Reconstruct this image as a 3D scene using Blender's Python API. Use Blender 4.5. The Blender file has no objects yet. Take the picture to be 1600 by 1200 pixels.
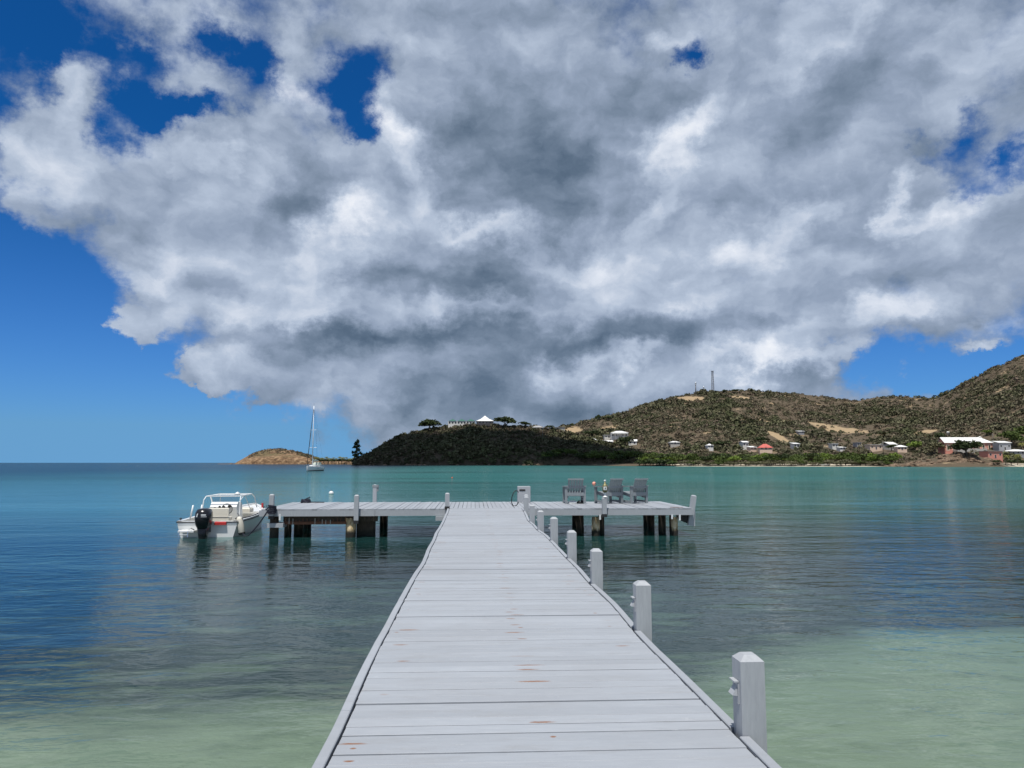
import bpy, bmesh, math, random
import numpy as np
from mathutils import Vector, Matrix

R = math.radians
scene = bpy.context.scene
COL = scene.collection

# ---------------------------------------------------------------- camera
F = 1180.0                      # focal length in photo pixels (1600 wide)
CAM_H = 2.35                    # eye height above the water
YAW, PITCH = R(2.91), R(5.95)   # the pier runs along +Y
cam_d = bpy.data.cameras.new('camera')
cam_d.sensor_width = 36.0
cam_d.lens = 36.0 * F / 1600.0
cam_d.clip_start = 0.05
cam_d.clip_end = 90000.0
cam = bpy.data.objects.new('camera', cam_d)
COL.objects.link(cam)
cam.location = (0, 0, CAM_H)
cam.rotation_euler = (R(90) + PITCH, 0, -YAW)
scene.camera = cam

_cm = (Matrix.Rotation(-YAW, 3, 'Z') @ Matrix.Rotation(R(90) + PITCH, 3, 'X'))
def ray(px, py):
    return (_cm @ Vector(((px - 800) / F, (600 - py) / F, -1.0))).normalized()
def at_y(px, py, Y):            # where the sight line through a photo pixel is Y metres out
    d = ray(px, py)
    return Vector((0, 0, CAM_H)) + d * (Y / d.y)
def on_z(px, py, z):
    d = ray(px, py)
    return Vector((0, 0, CAM_H)) + d * ((z - CAM_H) / d.z)

# ---------------------------------------------------------------- render / view
vs = scene.view_settings
vs.view_transform = 'Standard'
vs.look = 'None'
vs.exposure = 0.0
vs.gamma = 1.0
vs.use_curve_mapping = False
scene.render.engine = 'CYCLES'
scene.cycles.use_denoising = True
scene.cycles.use_adaptive_sampling = True
scene.cycles.adaptive_threshold = 0.012
scene.cycles.adaptive_min_samples = 8
scene.cycles.max_bounces = 8
scene.cycles.transparent_max_bounces = 12
scene.cycles.glossy_bounces = 4
scene.cycles.sample_clamp_indirect = 6.0

# ---------------------------------------------------------------- small node language
class S:
    """a node socket with arithmetic"""
    nt = None
    def __init__(self, sock): self.s = sock
    @staticmethod
    def put(inp, v):
        if isinstance(v, S): S.nt.links.new(v.s, inp)
        else: inp.default_value = v
    @staticmethod
    def m(op, *a, clamp=False):
        n = S.nt.nodes.new('ShaderNodeMath'); n.operation = op; n.use_clamp = clamp
        for i, v in enumerate(a): S.put(n.inputs[i], v)
        return S(n.outputs[0])
    def __add__(a, b): return S.m('ADD', a, b)
    def __radd__(a, b): return S.m('ADD', b, a)
    def __sub__(a, b): return S.m('SUBTRACT', a, b)
    def __rsub__(a, b): return S.m('SUBTRACT', b, a)
    def __mul__(a, b): return S.m('MULTIPLY', a, b)
    def __rmul__(a, b): return S.m('MULTIPLY', b, a)
    def __truediv__(a, b): return S.m('DIVIDE', a, b)
    def __pow__(a, b): return S.m('POWER', a, b)
def vmath(op, *a):
    n = S.nt.nodes.new('ShaderNodeVectorMath'); n.operation = op
    for i, v in enumerate(a):
        if op == 'SCALE' and i == 1: S.put(n.inputs['Scale'], v)
        else: S.put(n.inputs[i], v)
    return S(n.outputs['Value'] if op in ('DOT_PRODUCT', 'LENGTH', 'DISTANCE') else n.outputs['Vector'])
def xyz(x=0.0, y=0.0, z=0.0):
    n = S.nt.nodes.new('ShaderNodeCombineXYZ')
    for i, v in enumerate((x, y, z)): S.put(n.inputs[i], v)
    return S(n.outputs[0])
def sep(v):
    n = S.nt.nodes.new('ShaderNodeSeparateXYZ'); S.put(n.inputs[0], v)
    return S(n.outputs[0]), S(n.outputs[1]), S(n.outputs[2])
def noise(vec, scale, detail=4.0, rough=0.5, dist=0.0, lac=2.0, color=False, dim='3D'):
    n = S.nt.nodes.new('ShaderNodeTexNoise'); n.noise_dimensions = dim
    S.put(n.inputs['Vector'], vec); S.put(n.inputs['Scale'], scale)
    n.inputs['Detail'].default_value = detail; n.inputs['Roughness'].default_value = rough
    n.inputs['Distortion'].default_value = dist; n.inputs['Lacunarity'].default_value = lac
    return S(n.outputs['Color' if color else 'Fac'])
def voro(vec, scale, rand=1.0, smooth=None, feature='F1', out='Distance', detail=0.0, dim='3D'):
    n = S.nt.nodes.new('ShaderNodeTexVoronoi'); n.voronoi_dimensions = dim
    n.feature = 'SMOOTH_F1' if smooth is not None else feature
    S.put(n.inputs['Vector'], vec); S.put(n.inputs['Scale'], scale)
    n.inputs['Randomness'].default_value = rand
    if 'Detail' in n.inputs: n.inputs['Detail'].default_value = detail
    if smooth is not None: n.inputs['Smoothness'].default_value = smooth
    return S(n.outputs[out])
def step(v, a, b):
    n = S.nt.nodes.new('ShaderNodeMapRange'); n.interpolation_type = 'SMOOTHSTEP'
    S.put(n.inputs['Value'], v); S.put(n.inputs['From Min'], a); S.put(n.inputs['From Max'], b)
    return S(n.outputs[0])
def lin(v, a, b, c=0.0, d=1.0):
    n = S.nt.nodes.new('ShaderNodeMapRange'); S.put(n.inputs['Value'], v)
    for k, x in zip(('From Min', 'From Max', 'To Min', 'To Max'), (a, b, c, d)): S.put(n.inputs[k], x)
    return S(n.outputs[0])
def mixc(f, a, b, blend='MIX'):
    n = S.nt.nodes.new('ShaderNodeMix'); n.data_type = 'RGBA'; n.blend_type = blend
    S.put(n.inputs[0], f)
    for i, v in ((6, a), (7, b)):
        S.put(n.inputs[i], v if isinstance(v, S) else (*v, 1.0))
    return S(n.outputs[2])
def ramp(f, pts, interp='LINEAR'):
    n = S.nt.nodes.new('ShaderNodeValToRGB'); S.put(n.inputs[0], f)
    cr = n.color_ramp; cr.interpolation = interp
    while len(cr.elements) < len(pts): cr.elements.new(0.5)
    for e, (p, c) in zip(cr.elements, pts): e.position = p; e.color = (*c, 1.0)
    return S(n.outputs[0])

# ---------------------------------------------------------------- sun
SUN = Vector((-0.11, -0.31, 0.94)).normalized()      # direction towards the sun
SUN_EL = math.asin(SUN.z)
sun_d = bpy.data.lights.new('sun', 'SUN')
sun_d.energy = 5.0
sun_d.angle = R(0.53)
sun_d.color = (1.0, 0.96, 0.90)
sun = bpy.data.objects.new('sun', sun_d)
COL.objects.link(sun)
sun.rotation_euler = SUN.to_track_quat('Z', 'Y').to_euler()
# ---------------------------------------------------------------- sky: Nishita air with a procedural cloud deck
world = bpy.data.worlds.new('World')
scene.world = world
world.use_nodes = True
world.cycles.sampling_method = 'MANUAL'
world.cycles.sample_map_resolution = 512
S.nt = world.node_tree
S.nt.nodes.clear()
tc = S.nt.nodes.new('ShaderNodeTexCoord')
D = S(tc.outputs['Generated'])
dx, dy, dz = sep(D)
AZ = S.m('ARCTAN2', dx, dy)
EL = S.m('ARCSINE', dz)
Q = xyz(AZ, EL, 0.0)
def sky_at(px, py):
    d = ray(px, py)
    return math.atan2(d.x, d.y), math.asin(d.z)

# domain warp gives every edge its billows and shreds
QN = xyz(AZ, EL * 1.25, 0.0)
w1 = vmath('SUBTRACT', noise(QN, 6.0, 7.0, 0.63, color=True, dim='2D'), (0.5, 0.5, 0.5))
QW = vmath('MULTIPLY_ADD', w1, (0.20, 0.15, 0.0), Q)

def field(blobs, base):
    st = vmath('ADD', QW, (0.0, 0.0, base))       # x, y = where, z = running sum (a chain keeps the shader stack short)
    for (px, py, rx, ry, rot, amp) in blobs:
        a, e = sky_at(px, py)
        a2, _ = sky_at(px + rx, py); _, e2 = sky_at(px, py - ry)
        sx, sy = max(abs(a2 - a), 1e-3), max(abs(e2 - e), 1e-3)
        if rot == 0:
            v = vmath('MULTIPLY_ADD', st, (1 / sx, 1 / sy, 0.0), (-a / sx, -e / sy, 0.0))
            q = vmath('DOT_PRODUCT', v, v)
        else:
            c, n = math.cos(R(rot)), math.sin(R(rot))
            v = vmath('SUBTRACT', st, (a, e, 0.0))
            d1 = vmath('DOT_PRODUCT', v, (c / sx, n / sx, 0.0)); d2 = vmath('DOT_PRODUCT', v, (-n / sy, c / sy, 0.0))
            q = S.m('MULTIPLY_ADD', d1, d1, d2 * d2)
        g = S.m('POWER', 0.36788, q)
        st = vmath('MULTIPLY_ADD', g, (0.0, 0.0, amp), st)
    return sep(st)[2]

# x, y, half width, half height (photo pixels), tilt, amount
COVER = [
    (1190, 588, 170, 22, 4, 1.5), (140, 663, 130, 7, 0, 1.7), (60, 622, 90, 6, 0, 1.7), (310, 583, 110, 13, 5, 2.3), (205, 515, 32, 20, 0, 1.7), (430, 605, 70, 26, 0, 1.5),
    (790, 668, 300, 40, 0, 1.1), (1100, 640, 160, 30, 0, 0.4),
    (800, 330, 430, 230, 0, 1.25), (1250, 330, 300, 230, 0, 0.7), (760, 120, 160, 140, 0, 0.6), (1300, 80, 300, 120, 0, 0.7), (650, 560, 260, 70, 0, 0.9), (1000, 570, 260, 60, 0, 0.7), (380, 380, 160, 130, 0, 0.6), (330, 30, 220, 50, 0, 0.5),
    (20, 60, 120, 110, 0, -1.5), (-80, 250, 110, 200, 0, -0.9), (60, 560, 190, 170, 0, -2), (-60, 420, 170, 150, 0, -1.3),
    (220, 660, 260, 110, 0, -1.9), (480, 690, 160, 40, 0, -0.9),
    (110, 150, 60, 85, 0, 1.1), (60, 255, 85, 60, 0, 0.7), (75, 355, 40, 30, 0, 0.8), (160, 300, 60, 60, 0, 0.5),
    (270, 165, 68.64, 37.18, -20, -1.4835), (385, 95, 48.62, 65.78, 15, -1.2857), (208, 205, 34.32, 48.62, 0, -0.989), (200, 85, 85.8, 25.74, -10, -0.6923), (320, 185, 57.2, 25.74, 0, -0.6923),
    (585, 135, 65.78, 88.66, -10, -1.8791), (572, 232, 31.46, 31.46, 0, -1.0879),
    (250, 440, 90, 50, 0, 0.7), (205, 520, 40, 26, 0, 0.7), (250, 522, 22, 18, 0, 0.5), (330, 575, 120, 20, 4, 0.9), (450, 620, 60, 30, 0, 0.6),
    (1062, 88, 37.18, 31.46, 0, -1.4835), (1146, 190, 37.18, 25.74, 30, -1.4835), (1478, 228, 85.8, 37.18, 0, -1.33515), (1570, 262, 85.8, 28.6, 0, -1.3846), (1390, 262, 42.9, 14.3, 0, -0.5934),
    (1480, 578, 190, 44, -6, -2.6), (1600, 540, 120, 30, 0, -1), (1390, 600, 85.8, 28.6, 0, -0.4945), (1700, 590, 140, 60, 0, -1), (1481, 574, 14, 14, 0, 1.3), (1515, 531, 50, 13, 0, 1.5),
    (1200, 590, 150, 26, 6, 0.9), (750, 640, 260, 30, 0, -0.3),
]
BRIGHT = [
    (1190, 588, 150, 20, 4, .30), (140, 663, 130, 10, 0, -.12), (60, 622, 90, 8, 0, -.2),
    (110, 120, 60, 55, 0, .34), (70, 250, 80, 40, 0, .16), (300, 30, 160, 40, 0, .18), (460, 30, 60, 40, 0, .16),
    (460, 150, 60, 34, -20, .40), (620, 212, 36, 40, 0, .46), (675, 262, 30, 34, 0, .34), (330, 265, 60, 26, 0, .30), (520, 335, 40, 34, 0, .48), (510, 400, 50, 50, 0, .22),
    (575, 330, 50, 40, 0, .26), (250, 430, 80, 34, 12, .32), (480, 455, 60, 40, 0, .26), (340, 350, 90, 60, 0, .14), (760, 362, 70, 22, -25, .40), (380, 500, 60, 30, 0, .26),
    (1085, 195, 60, 34, 25, .50), (1030, 240, 40, 40, 0, .34), (1020, 330, 40, 50, 0, .26), (1180, 370, 70, 40, 25, .34), (1260, 320, 60, 26, 20, .22), (1385, 315, 22, 40, 0, .42), (1480, 310, 80, 24, 20, .36),
    (1020, 70, 50, 20, 10, .22), (1290, 70, 110, 26, 30, .26), (1530, 60, 90, 80, 0, .20), (960, 420, 90, 50, 0, .22), (1120, 430, 120, 50, 15, .20), (880, 400, 60, 40, 0, .18),
    (980, 568, 45, 16, 0, .42), (860, 566, 60, 14, 0, .22), (1180, 575, 120, 22, 0, .38), (1400, 485, 90, 20, 20, .30), (1560, 490, 70, 14, 5, .34), (560, 622, 60, 24, 0, .20), (330, 575, 120, 20, 4, .16),
    (730, 480, 90, 14, 0, .20), (1100, 480, 110, 16, 8, .16), (1515, 531, 50, 13, 0, .30), (500, 510, 60, 20, 0, .18),
    (435, 310, 60, 80, 0, -.22), (850, 280, 120, 80, -15, -.36), (800, 170, 110, 90, 0, -.16), (740, 240, 50, 50, 0, -.10), (650, 440, 120, 30, 0, -.32), (760, 430, 80, 34, 0, -.14),
    (530, 545, 130, 24, 6, -.40), (700, 520, 130, 20, 0, -.28), (660, 600, 120, 26, 0, -.24), (960, 530, 150, 26, 0, -.40), (1240, 508, 120, 20, 4, -.26), (800, 560, 130, 40, 0, -.18),
    (800, 640, 240, 50, 0, -.36), (1330, 170, 170, 70, -10, -.16), (1540, 420, 120, 50, 10, -.20), (1380, 385, 60, 24, 0, -.18), (980, 150, 100, 80, 0, -.12), (1250, 450, 120, 30, 0, -.10), (820, 350, 60, 40, 0, -.14),
    (1060, 400, 30, 40, 30, -.10), (1180, 250, 110, 60, 0, -.06), (1100, 590, 100, 14, -8, -.15),
]
QB = vmath('MULTIPLY_ADD', w1, (0.09, 0.07, 0.0), xyz(AZ, EL * 1.45, 0.0))
lump = voro(QB, 17.0, dim='2D', smooth=0.6)          # rounded heads
fb = noise(QN, 4.0, 8.0, 0.64, dim='2D')
cov = field(COVER, 0.95) + (fb - 0.5) * 3.4 - lump * 0.55
# billows: the difference of a puffy field with itself a little sunward shades the lumps
def puff(off):
    v = vmath('ADD', QB, (off * -0.45, off, 0.0))
    return noise(v, 6.0, 8.0, 0.56, dim='2D')
relief = (puff(0.0) - puff(0.040)) * 1.15 + (0.42 - lump) * 0.20
alpha = step(cov, -0.25, 1.0)
bri = field(BRIGHT, 0.50) + relief - (1.0 - alpha) * 0.10 + (fb - 0.5) * 0.16
cloud_c = ramp(bri * 0.76 + 0.10, [(0.0, (0.080, 0.122, 0.180)), (0.10, (0.115, 0.165, 0.235)), (0.267, (0.195, 0.255, 0.345)), (0.442, (0.305, 0.375, 0.495)),
                     (0.632, (0.47, 0.55, 0.68)), (0.86, (0.76, 0.81, 0.90)), (1.0, (0.93, 0.95, 0.99))])
sky = S.nt.nodes.new('ShaderNodeTexSky')
sky.sky_type = 'NISHITA'; sky.sun_disc = False
sky.sun_elevation = SUN_EL
sky.sun_rotation = math.atan2(SUN.x, SUN.y)
sky.altitude = 0; sky.air_density = 1.0; sky.dust_density = 0.4; sky.ozone_density = 3.0
SKY_STRENGTH = 0.10
S.put(sky.inputs['Vector'], xyz(dx, dy, S.m('MAXIMUM', dz, 0.045)))
# the lens saw a deep tropical blue overhead and a paler one low down
tint = mixc(step(EL, 0.0, 0.42), (0.27, 0.58, 1.10), (0.05, 0.40, 0.82))
air = vmath('MULTIPLY', vmath('SCALE', S(sky.outputs[0]), SKY_STRENGTH), tint)
col = mixc(alpha * 0.97, air, cloud_c)
bg = S.nt.nodes.new('ShaderNodeBackground')
S.put(bg.inputs[0], col); bg.inputs[1].default_value = 1.0
wo = S.nt.nodes.new('ShaderNodeOutputWorld')
S.nt.links.new(bg.outputs[0], wo.inputs[0])
# ---------------------------------------------------------------- helpers
rng = random.Random(7)
def tag(o, label=None, cat=None, group=None, kind=None):
    if label: o['label'] = label
    if cat: o['category'] = cat
    if group: o['group'] = group
    if kind: o['kind'] = kind
    return o
def link(name, me, parent=None, loc=None):
    o = bpy.data.objects.new(name, me); COL.objects.link(o)
    if parent is not None: o.parent = parent
    if loc is not None: o.location = loc
    return o
def thing(name, label, cat, loc=(0, 0, 0), rz=0.0, group=None):
    o = link(name, None, None, loc); o.rotation_euler = (0, 0, rz); o.empty_display_size = 0.2
    return tag(o, label, cat, group)
def copy_tree(o, parent=None):
    c = o.copy(); COL.objects.link(c); c.parent = parent
    for ch in o.children: copy_tree(ch, c)
    return c

class MB:
    """collects shapes, builds ONE mesh object"""
    def __init__(s): s.v = []; s.f = []; s.sm = []
    def add(s, vs, fs, smooth=False):
        n = len(s.v); s.v += [tuple(v) for v in vs]
        s.f += [tuple(i + n for i in f) for f in fs]; s.sm += [smooth] * len(fs)
        return s
    def box(s, c, d, rz=0.0, M=None, ch=0.0):
        hx, hy, hz = d[0] / 2, d[1] / 2, d[2] / 2
        if ch <= 0:
            vs = [(x, y, z) for z in (-hz, hz) for x, y in ((-hx, -hy), (hx, -hy), (hx, hy), (-hx, hy))]
            fs = [(3, 2, 1, 0), (4, 5, 6, 7), (0, 1, 5, 4), (1, 2, 6, 5), (2, 3, 7, 6), (3, 0, 4, 7)]
        else:               # chamfered top rim
            vs = [(x, y, -hz) for x, y in ((-hx, -hy), (hx, -hy), (hx, hy), (-hx, hy))]
            vs += [(x, y, hz - ch) for x, y in ((-hx, -hy), (hx, -hy), (hx, hy), (-hx, hy))]
            a, b = hx - ch, hy - ch
            vs += [(x, y, hz) for x, y in ((-a, -b), (a, -b), (a, b), (-a, b))]
            fs = [(3, 2, 1, 0), (8, 9, 10, 11)]
            for k in (0, 4):
                for i in range(4): fs.append((k + i, k + (i + 1) % 4, k + 4 + (i + 1) % 4, k + 4 + i))
        T = Matrix.Translation(Vector(c)) @ Matrix.Rotation(rz, 4, 'Z')
        if M is not None: T = T @ M
        return s.add([T @ Vector(v) for v in vs], fs)
    def bar(s, a, b, w, h=None, up=(0, 0, 1)):      # rectangular bar from a to b
        a, b = Vector(a), Vector(b); h = h or w
        d = (b - a).normalized(); u = Vector(up)
        if abs(d.dot(u)) > 0.98: u = Vector((0, 1, 0))
        x = d.cross(u).normalized(); z = x.cross(d)
        vs = [p + x * (i * w / 2) + z * (j * h / 2) for p in (a, b) for i, j in ((-1, -1), (1, -1), (1, 1), (-1, 1))]
        return s.add(vs, [(3, 2, 1, 0), (4, 5, 6, 7), (0, 1, 5, 4), (1, 2, 6, 5), (2, 3, 7, 6), (3, 0, 4, 7)])
    def tube(s, pts, r, n=8, cap=True):
        pts = [Vector(p) for p in pts]; rs = r if isinstance(r, (list, tuple)) else [r] * len(pts)
        vs = []; fs = []; prev = None
        for i, p in enumerate(pts):
            d = (pts[min(i + 1, len(pts) - 1)] - pts[max(i - 1, 0)]).normalized()
            if prev is None:
                u = Vector((0, 0, 1)) if abs(d.z) < 0.9 else Vector((1, 0, 0))
                x = d.cross(u).normalized()
            else:
                x = (prev - d * prev.dot(d)).normalized()
            prev = x; y = d.cross(x)
            for k in range(n):
                t = 2 * math.pi * k / n
                vs.append(p + (x * math.cos(t) + y * math.sin(t)) * rs[i])
        for i in range(len(pts) - 1):
            for k in range(n):
                a, b = i * n + k, i * n + (k + 1) % n
                fs.append((a, b, b + n, a + n))
        if cap:
            fs.append(tuple(reversed(range(n)))); m = (len(pts) - 1) * n; fs.append(tuple(range(m, m + n)))
        return s.add(vs, fs, n > 6)
    def lathe(s, prof, c=(0, 0, 0), n=16):          # prof: (radius, z)
        vs = []; fs = []; c = Vector(c)
        for r, z in prof:
            for k in range(n):
                t = 2 * math.pi * k / n
                vs.append(c + Vector((r * math.cos(t), r * math.sin(t), z)))
        for i in range(len(prof) - 1):
            for k in range(n):
                a, b = i * n + k, i * n + (k + 1) % n
                fs.append((a, b, b + n, a + n))
        fs.append(tuple(reversed(range(n)))); m = (len(prof) - 1) * n; fs.append(tuple(range(m, m + n)))
        return s.add(vs, fs, True)
    def prism(s, poly, axis, a, b):                 # polygon extruded along an axis
        n = len(poly)
        def P(p, t):
            return {'x': (t, p[0], p[1]), 'y': (p[0], t, p[1]), 'z': (p[0], p[1], t)}[axis]
        vs = [P(p, a) for p in poly] + [P(p, b) for p in poly]
        fs = [tuple(range(n)), tuple(reversed(range(n, 2 * n)))]
        fs += [(i, i + n, (i + 1) % n + n, (i + 1) % n) for i in range(n)]
        return s.add(vs, fs)
    def loft(s, secs, close=True, smooth=True):
        n = len(secs[0]); vs = [p for sec in secs for p in sec]; fs = []
        for i in range(len(secs) - 1):
            for k in range(n - 1):
                a = i * n + k
                fs.append((a, a + 1, a + 1 + n, a + n))
        if close:
            fs.append(tuple(reversed(range(n)))); m = (len(secs) - 1) * n; fs.append(tuple(range(m, m + n)))
        return s.add(vs, fs, smooth)
    def mesh(s, name, mat):
        me = bpy.data.meshes.new(name); me.from_pydata(s.v, [], s.f)
        me.polygons.foreach_set('use_smooth', s.sm)
        bm = bmesh.new(); bm.from_mesh(me); bmesh.ops.recalc_face_normals(bm, faces=bm.faces); bm.to_mesh(me); bm.free()
        if mat: me.materials.append(mat)
        return me
    def build(s, name, mat, parent=None, loc=None):
        return link(name, s.mesh(name, mat), parent, loc)

def np_mesh(name, V, Fc, mat, attr=None):
    """fast mesh from arrays; attr = {name: per-vertex colour (n,3)}"""
    V = np.asarray(V, np.float32); Fc = np.asarray(Fc, np.int32); k = Fc.shape[1]
    me = bpy.data.meshes.new(name)
    me.vertices.add(len(V)); me.vertices.foreach_set('co', V.ravel())
    me.loops.add(Fc.size); me.loops.foreach_set('vertex_index', Fc.ravel())
    me.polygons.add(len(Fc)); me.polygons.foreach_set('loop_start', np.arange(0, Fc.size, k, dtype=np.int32))
    me.update(calc_edges=True)
    for nm, c in (attr or {}).items():
        a = me.attributes.new(nm, 'FLOAT_COLOR', 'POINT')
        a.data.foreach_set('color', np.hstack([c, np.ones((len(c), 1))]).astype(np.float32).ravel())
    me.materials.append(mat)
    return me

_perm = np.random.RandomState(3).rand(256, 256)
def vnoise(x, y):
    x = np.asarray(x, float); y = np.asarray(y, float)
    xi = np.floor(x).astype(int); yi = np.floor(y).astype(int); fx = x - xi; fy = y - yi
    fx = fx * fx * (3 - 2 * fx); fy = fy * fy * (3 - 2 * fy)
    g = lambda i, j: _perm[i & 255, j & 255]
    return (g(xi, yi) * (1 - fx) + g(xi + 1, yi) * fx) * (1 - fy) + (g(xi, yi + 1) * (1 - fx) + g(xi + 1, yi + 1) * fx) * fy
def fbm(x, y, o=5):
    s = 0; a = .5
    for k in range(o): s = s + a * vnoise(x * 2 ** k + 17 * k, y * 2 ** k + 31 * k); a *= .5
    return s - 0.48

# ---------------------------------------------------------------- materials
def mat(name, fn):
    m = bpy.data.materials.new(name); m.use_nodes = True
    S.nt = m.node_tree; b = S.nt.nodes['Principled BSDF']
    fn(b); return m
def pos():
    return S(S.nt.nodes.new('ShaderNodeNewGeometry').outputs['Position'])
def obj_rand():
    return S(S.nt.nodes.new('ShaderNodeObjectInfo').outputs['Random'])
def obj_co():
    return S(S.nt.nodes.new('ShaderNodeTexCoord').outputs['Object'])
def bump(b, h, dist, strength=1.0):
    n = S.nt.nodes.new('ShaderNodeBump'); S.put(n.inputs['Height'], h)
    n.inputs['Distance'].default_value = dist; n.inputs['Strength'].default_value = strength
    S.nt.links.new(n.outputs[0], b.inputs['Normal'])
def setp(b, col=None, rough=None, metal=None, spec=None):
    if col is not None: S.put(b.inputs['Base Color'], col if isinstance(col, S) else (*col, 1.0))
    if rough is not None: S.put(b.inputs['Roughness'], rough)
    if metal is not None: S.put(b.inputs['Metallic'], metal)
    if spec is not None: S.put(b.inputs['Specular IOR Level'], spec)
def plain(name, col, rough=0.6, var=0.15, scale=6.0, metal=0.0, bumpd=0.0):
    def fn(b):
        n = noise(obj_co(), scale, 4.0, 0.6)
        c2 = tuple(max(0.0, c * (1 - var)) for c in col); c1 = tuple(min(1.0, c * (1 + var)) for c in col)
        setp(b, mixc(n, c2, c1), rough, metal)
        if bumpd: bump(b, n, bumpd)
    return mat(name, fn)

def m_deck(b):
    p = pos(); x, y, z = sep(p); r = obj_rand()
    fine = noise(xyz(x * 1.2, y * 14.0, z * 14.0), 4.0, 5.0, 0.65)
    big = noise(p, 0.9, 4.0, 0.55)
    c = mixc(fine, (0.262, 0.284, 0.312), (0.385, 0.408, 0.438))
    c = mixc(step(big, 0.35, 0.75) * 0.45, c, (0.262, 0.270, 0.285))
    c = mixc(r * 0.42, c, (0.225, 0.240, 0.262))
    # chalky scuffs and worn wood
    sc = step(noise(xyz(x * 2.2, y * 6.0, 0.0), 3.0, 6.0, 0.75), 0.61, 0.70)
    c = mixc(sc * 0.55, c, (0.46, 0.475, 0.49))
    wn = step(noise(xyz(x * 1.5 + 40.0, y * 9.0, 0.0), 2.2, 6.0, 0.75), 0.63, 0.75)
    c = mixc(wn * 0.4, c, (0.27, 0.235, 0.195))
    # rust bleeding from nails along the middle joist and the outer ones
    def stain(xc, seed, prob, jit):
        cell = S.m('FLOOR', y / 0.142)
        wn_ = S.nt.nodes.new('ShaderNodeTexWhiteNoise'); wn_.noise_dimensions = '2D'
        S.put(wn_.inputs['Vector'], xyz(cell, seed, 0.0)); r1, r2, r3 = sep(S(wn_.outputs['Color']))
        ln = r3 * r3 * 0.11 + 0.018
        q = ((x - xc - (r2 - 0.5) * jit) / ln) ** 2.0 + ((S.m('FRACT', y / 0.142) - 0.5 + (r3 - 0.5) * 0.5) / 0.11) ** 2.0
        return step(q + (noise(xyz(x * 1.0, y * 3.0, 0.0), 22.0, 4.0, 0.7) - 0.5) * 3.2, 1.5, 0.0) * step(r1, prob, prob + 0.12)
    rm = S.m('MAXIMUM', stain(0.43, 1.0, 0.45, 0.10), S.m('MAXIMUM', stain(-0.62, 5.0, 0.80, 0.18), stain(1.30, 9.0, 0.78, 0.16))) * lin(y, 3.0, 15.0, 1.0, 0.45)
    c = mixc(rm, c, mixc(noise(p, 60.0), (0.10, 0.030, 0.010), (0.30, 0.125, 0.035)))
    # nail heads, two to a board on each joist line, and a few bird droppings
    nx = S.m('ABSOLUTE', S.m('WRAP', x + 0.07, 0.48, -0.48)); ny = S.m('ABSOLUTE', S.m('WRAP', y, 0.0355, -0.0355))
    c = mixc(step(nx * nx + ny * ny, 0.00003, 0.00001) * 0.35 * step(noise(p, 2.3), 0.45, 0.6), c, (0.12, 0.085, 0.06))
    sp = step(noise(xyz(x * 1.0, y * 1.6, 5.0), 7.0, 5.0, 0.7), 0.70, 0.76)
    c = mixc(sp * 0.6, c, (0.52, 0.52, 0.49))
    grime = noise(xyz(x * 0.8, y * 2.5, 0.0), 2.0, 7.0, 0.72)
    c = mixc(step(grime, 0.50, 0.72) * 0.40, c, (0.235, 0.235, 0.235))
    setp(b, c, lin(fine, 0.3, 0.7, 0.5, 0.7), spec=0.35)
    bump(b, fine + sc * 0.4, 0.0022)
M_DECK = mat('deck_paint', m_deck)
def m_post(b):
    p = pos(); x, y, z = sep(p)
    f = noise(xyz(x * 9.0, y * 9.0, z * 1.2), 5.0, 5.0, 0.6)
    c = mixc(f, (0.270, 0.286, 0.305), (0.400, 0.417, 0.436))
    c = mixc(step(noise(p, 3.0, 5.0, 0.7), 0.62, 0.75) * 0.35, c, (0.26, 0.265, 0.27))
    setp(b, c, 0.55, spec=0.35); bump(b, f, 0.003)
M_POST = mat('post_paint', m_post)
def m_pile(b):
    p = pos(); x, y, z = sep(p)
    f = noise(xyz(x * 6.0, y * 6.0, z * 1.5), 3.0, 6.0, 0.65)
    c = mixc(f, (0.012, 0.010, 0.008), (0.085, 0.065, 0.045))
    c = mixc(step(z + f * 0.2, 0.42, 0.20), c, (0.010, 0.013, 0.009))      # weed below the tide line
    setp(b, c, 0.8); bump(b, f, 0.02)
M_PILE = mat('dark_pile_wood', m_pile)
def m_pile2(b):
    p = pos(); x, y, z = sep(p)
    f = noise(xyz(x * 5.0, y * 5.0, z * 2.5), 2.5, 6.0, 0.65)
    c = ramp(f, [(0.25, (0.10, 0.055, 0.02)), (0.45, (0.42, 0.32, 0.17)), (0.65, (0.60, 0.52, 0.38)), (0.85, (0.30, 0.18, 0.07))])
    c = mixc(step(z + f * 0.25, 0.42, 0.26), c, (0.014, 0.012, 0.008))
    setp(b, c, 0.85); bump(b, f, 0.02)
M_PILE2 = mat('weathered_pile_sleeve', m_pile2)
M_WHITE = plain('white_gelcoat', (0.66, 0.67, 0.66), 0.25, 0.04, 3.0)
M_CREAM = plain('cream_vinyl', (0.56, 0.53, 0.45), 0.5, 0.06, 5.0)
M_BLACK = plain('black_cowling', (0.010, 0.010, 0.012), 0.22, 0.2, 5.0)
M_RUBBER = plain('black_rubber', (0.016, 0.016, 0.017), 0.7, 0.3, 9.0)
M_CHROME = plain('steel_tube', (0.70, 0.71, 0.72), 0.25, 0.05, 5.0, 1.0)
M_WTUBE = plain('white_tube', (0.62, 0.64, 0.65), 0.35, 0.03, 4.0)
M_ROPE = plain('navy_rope', (0.012, 0.014, 0.028), 0.85, 0.4, 60.0)
M_RED = plain('red_fabric', (0.42, 0.02, 0.02), 0.7, 0.2, 8.0)
M_GREYP = plain('grey_plastic_wood', (0.205, 0.228, 0.240), 0.6, 0.12, 8.0)
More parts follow.
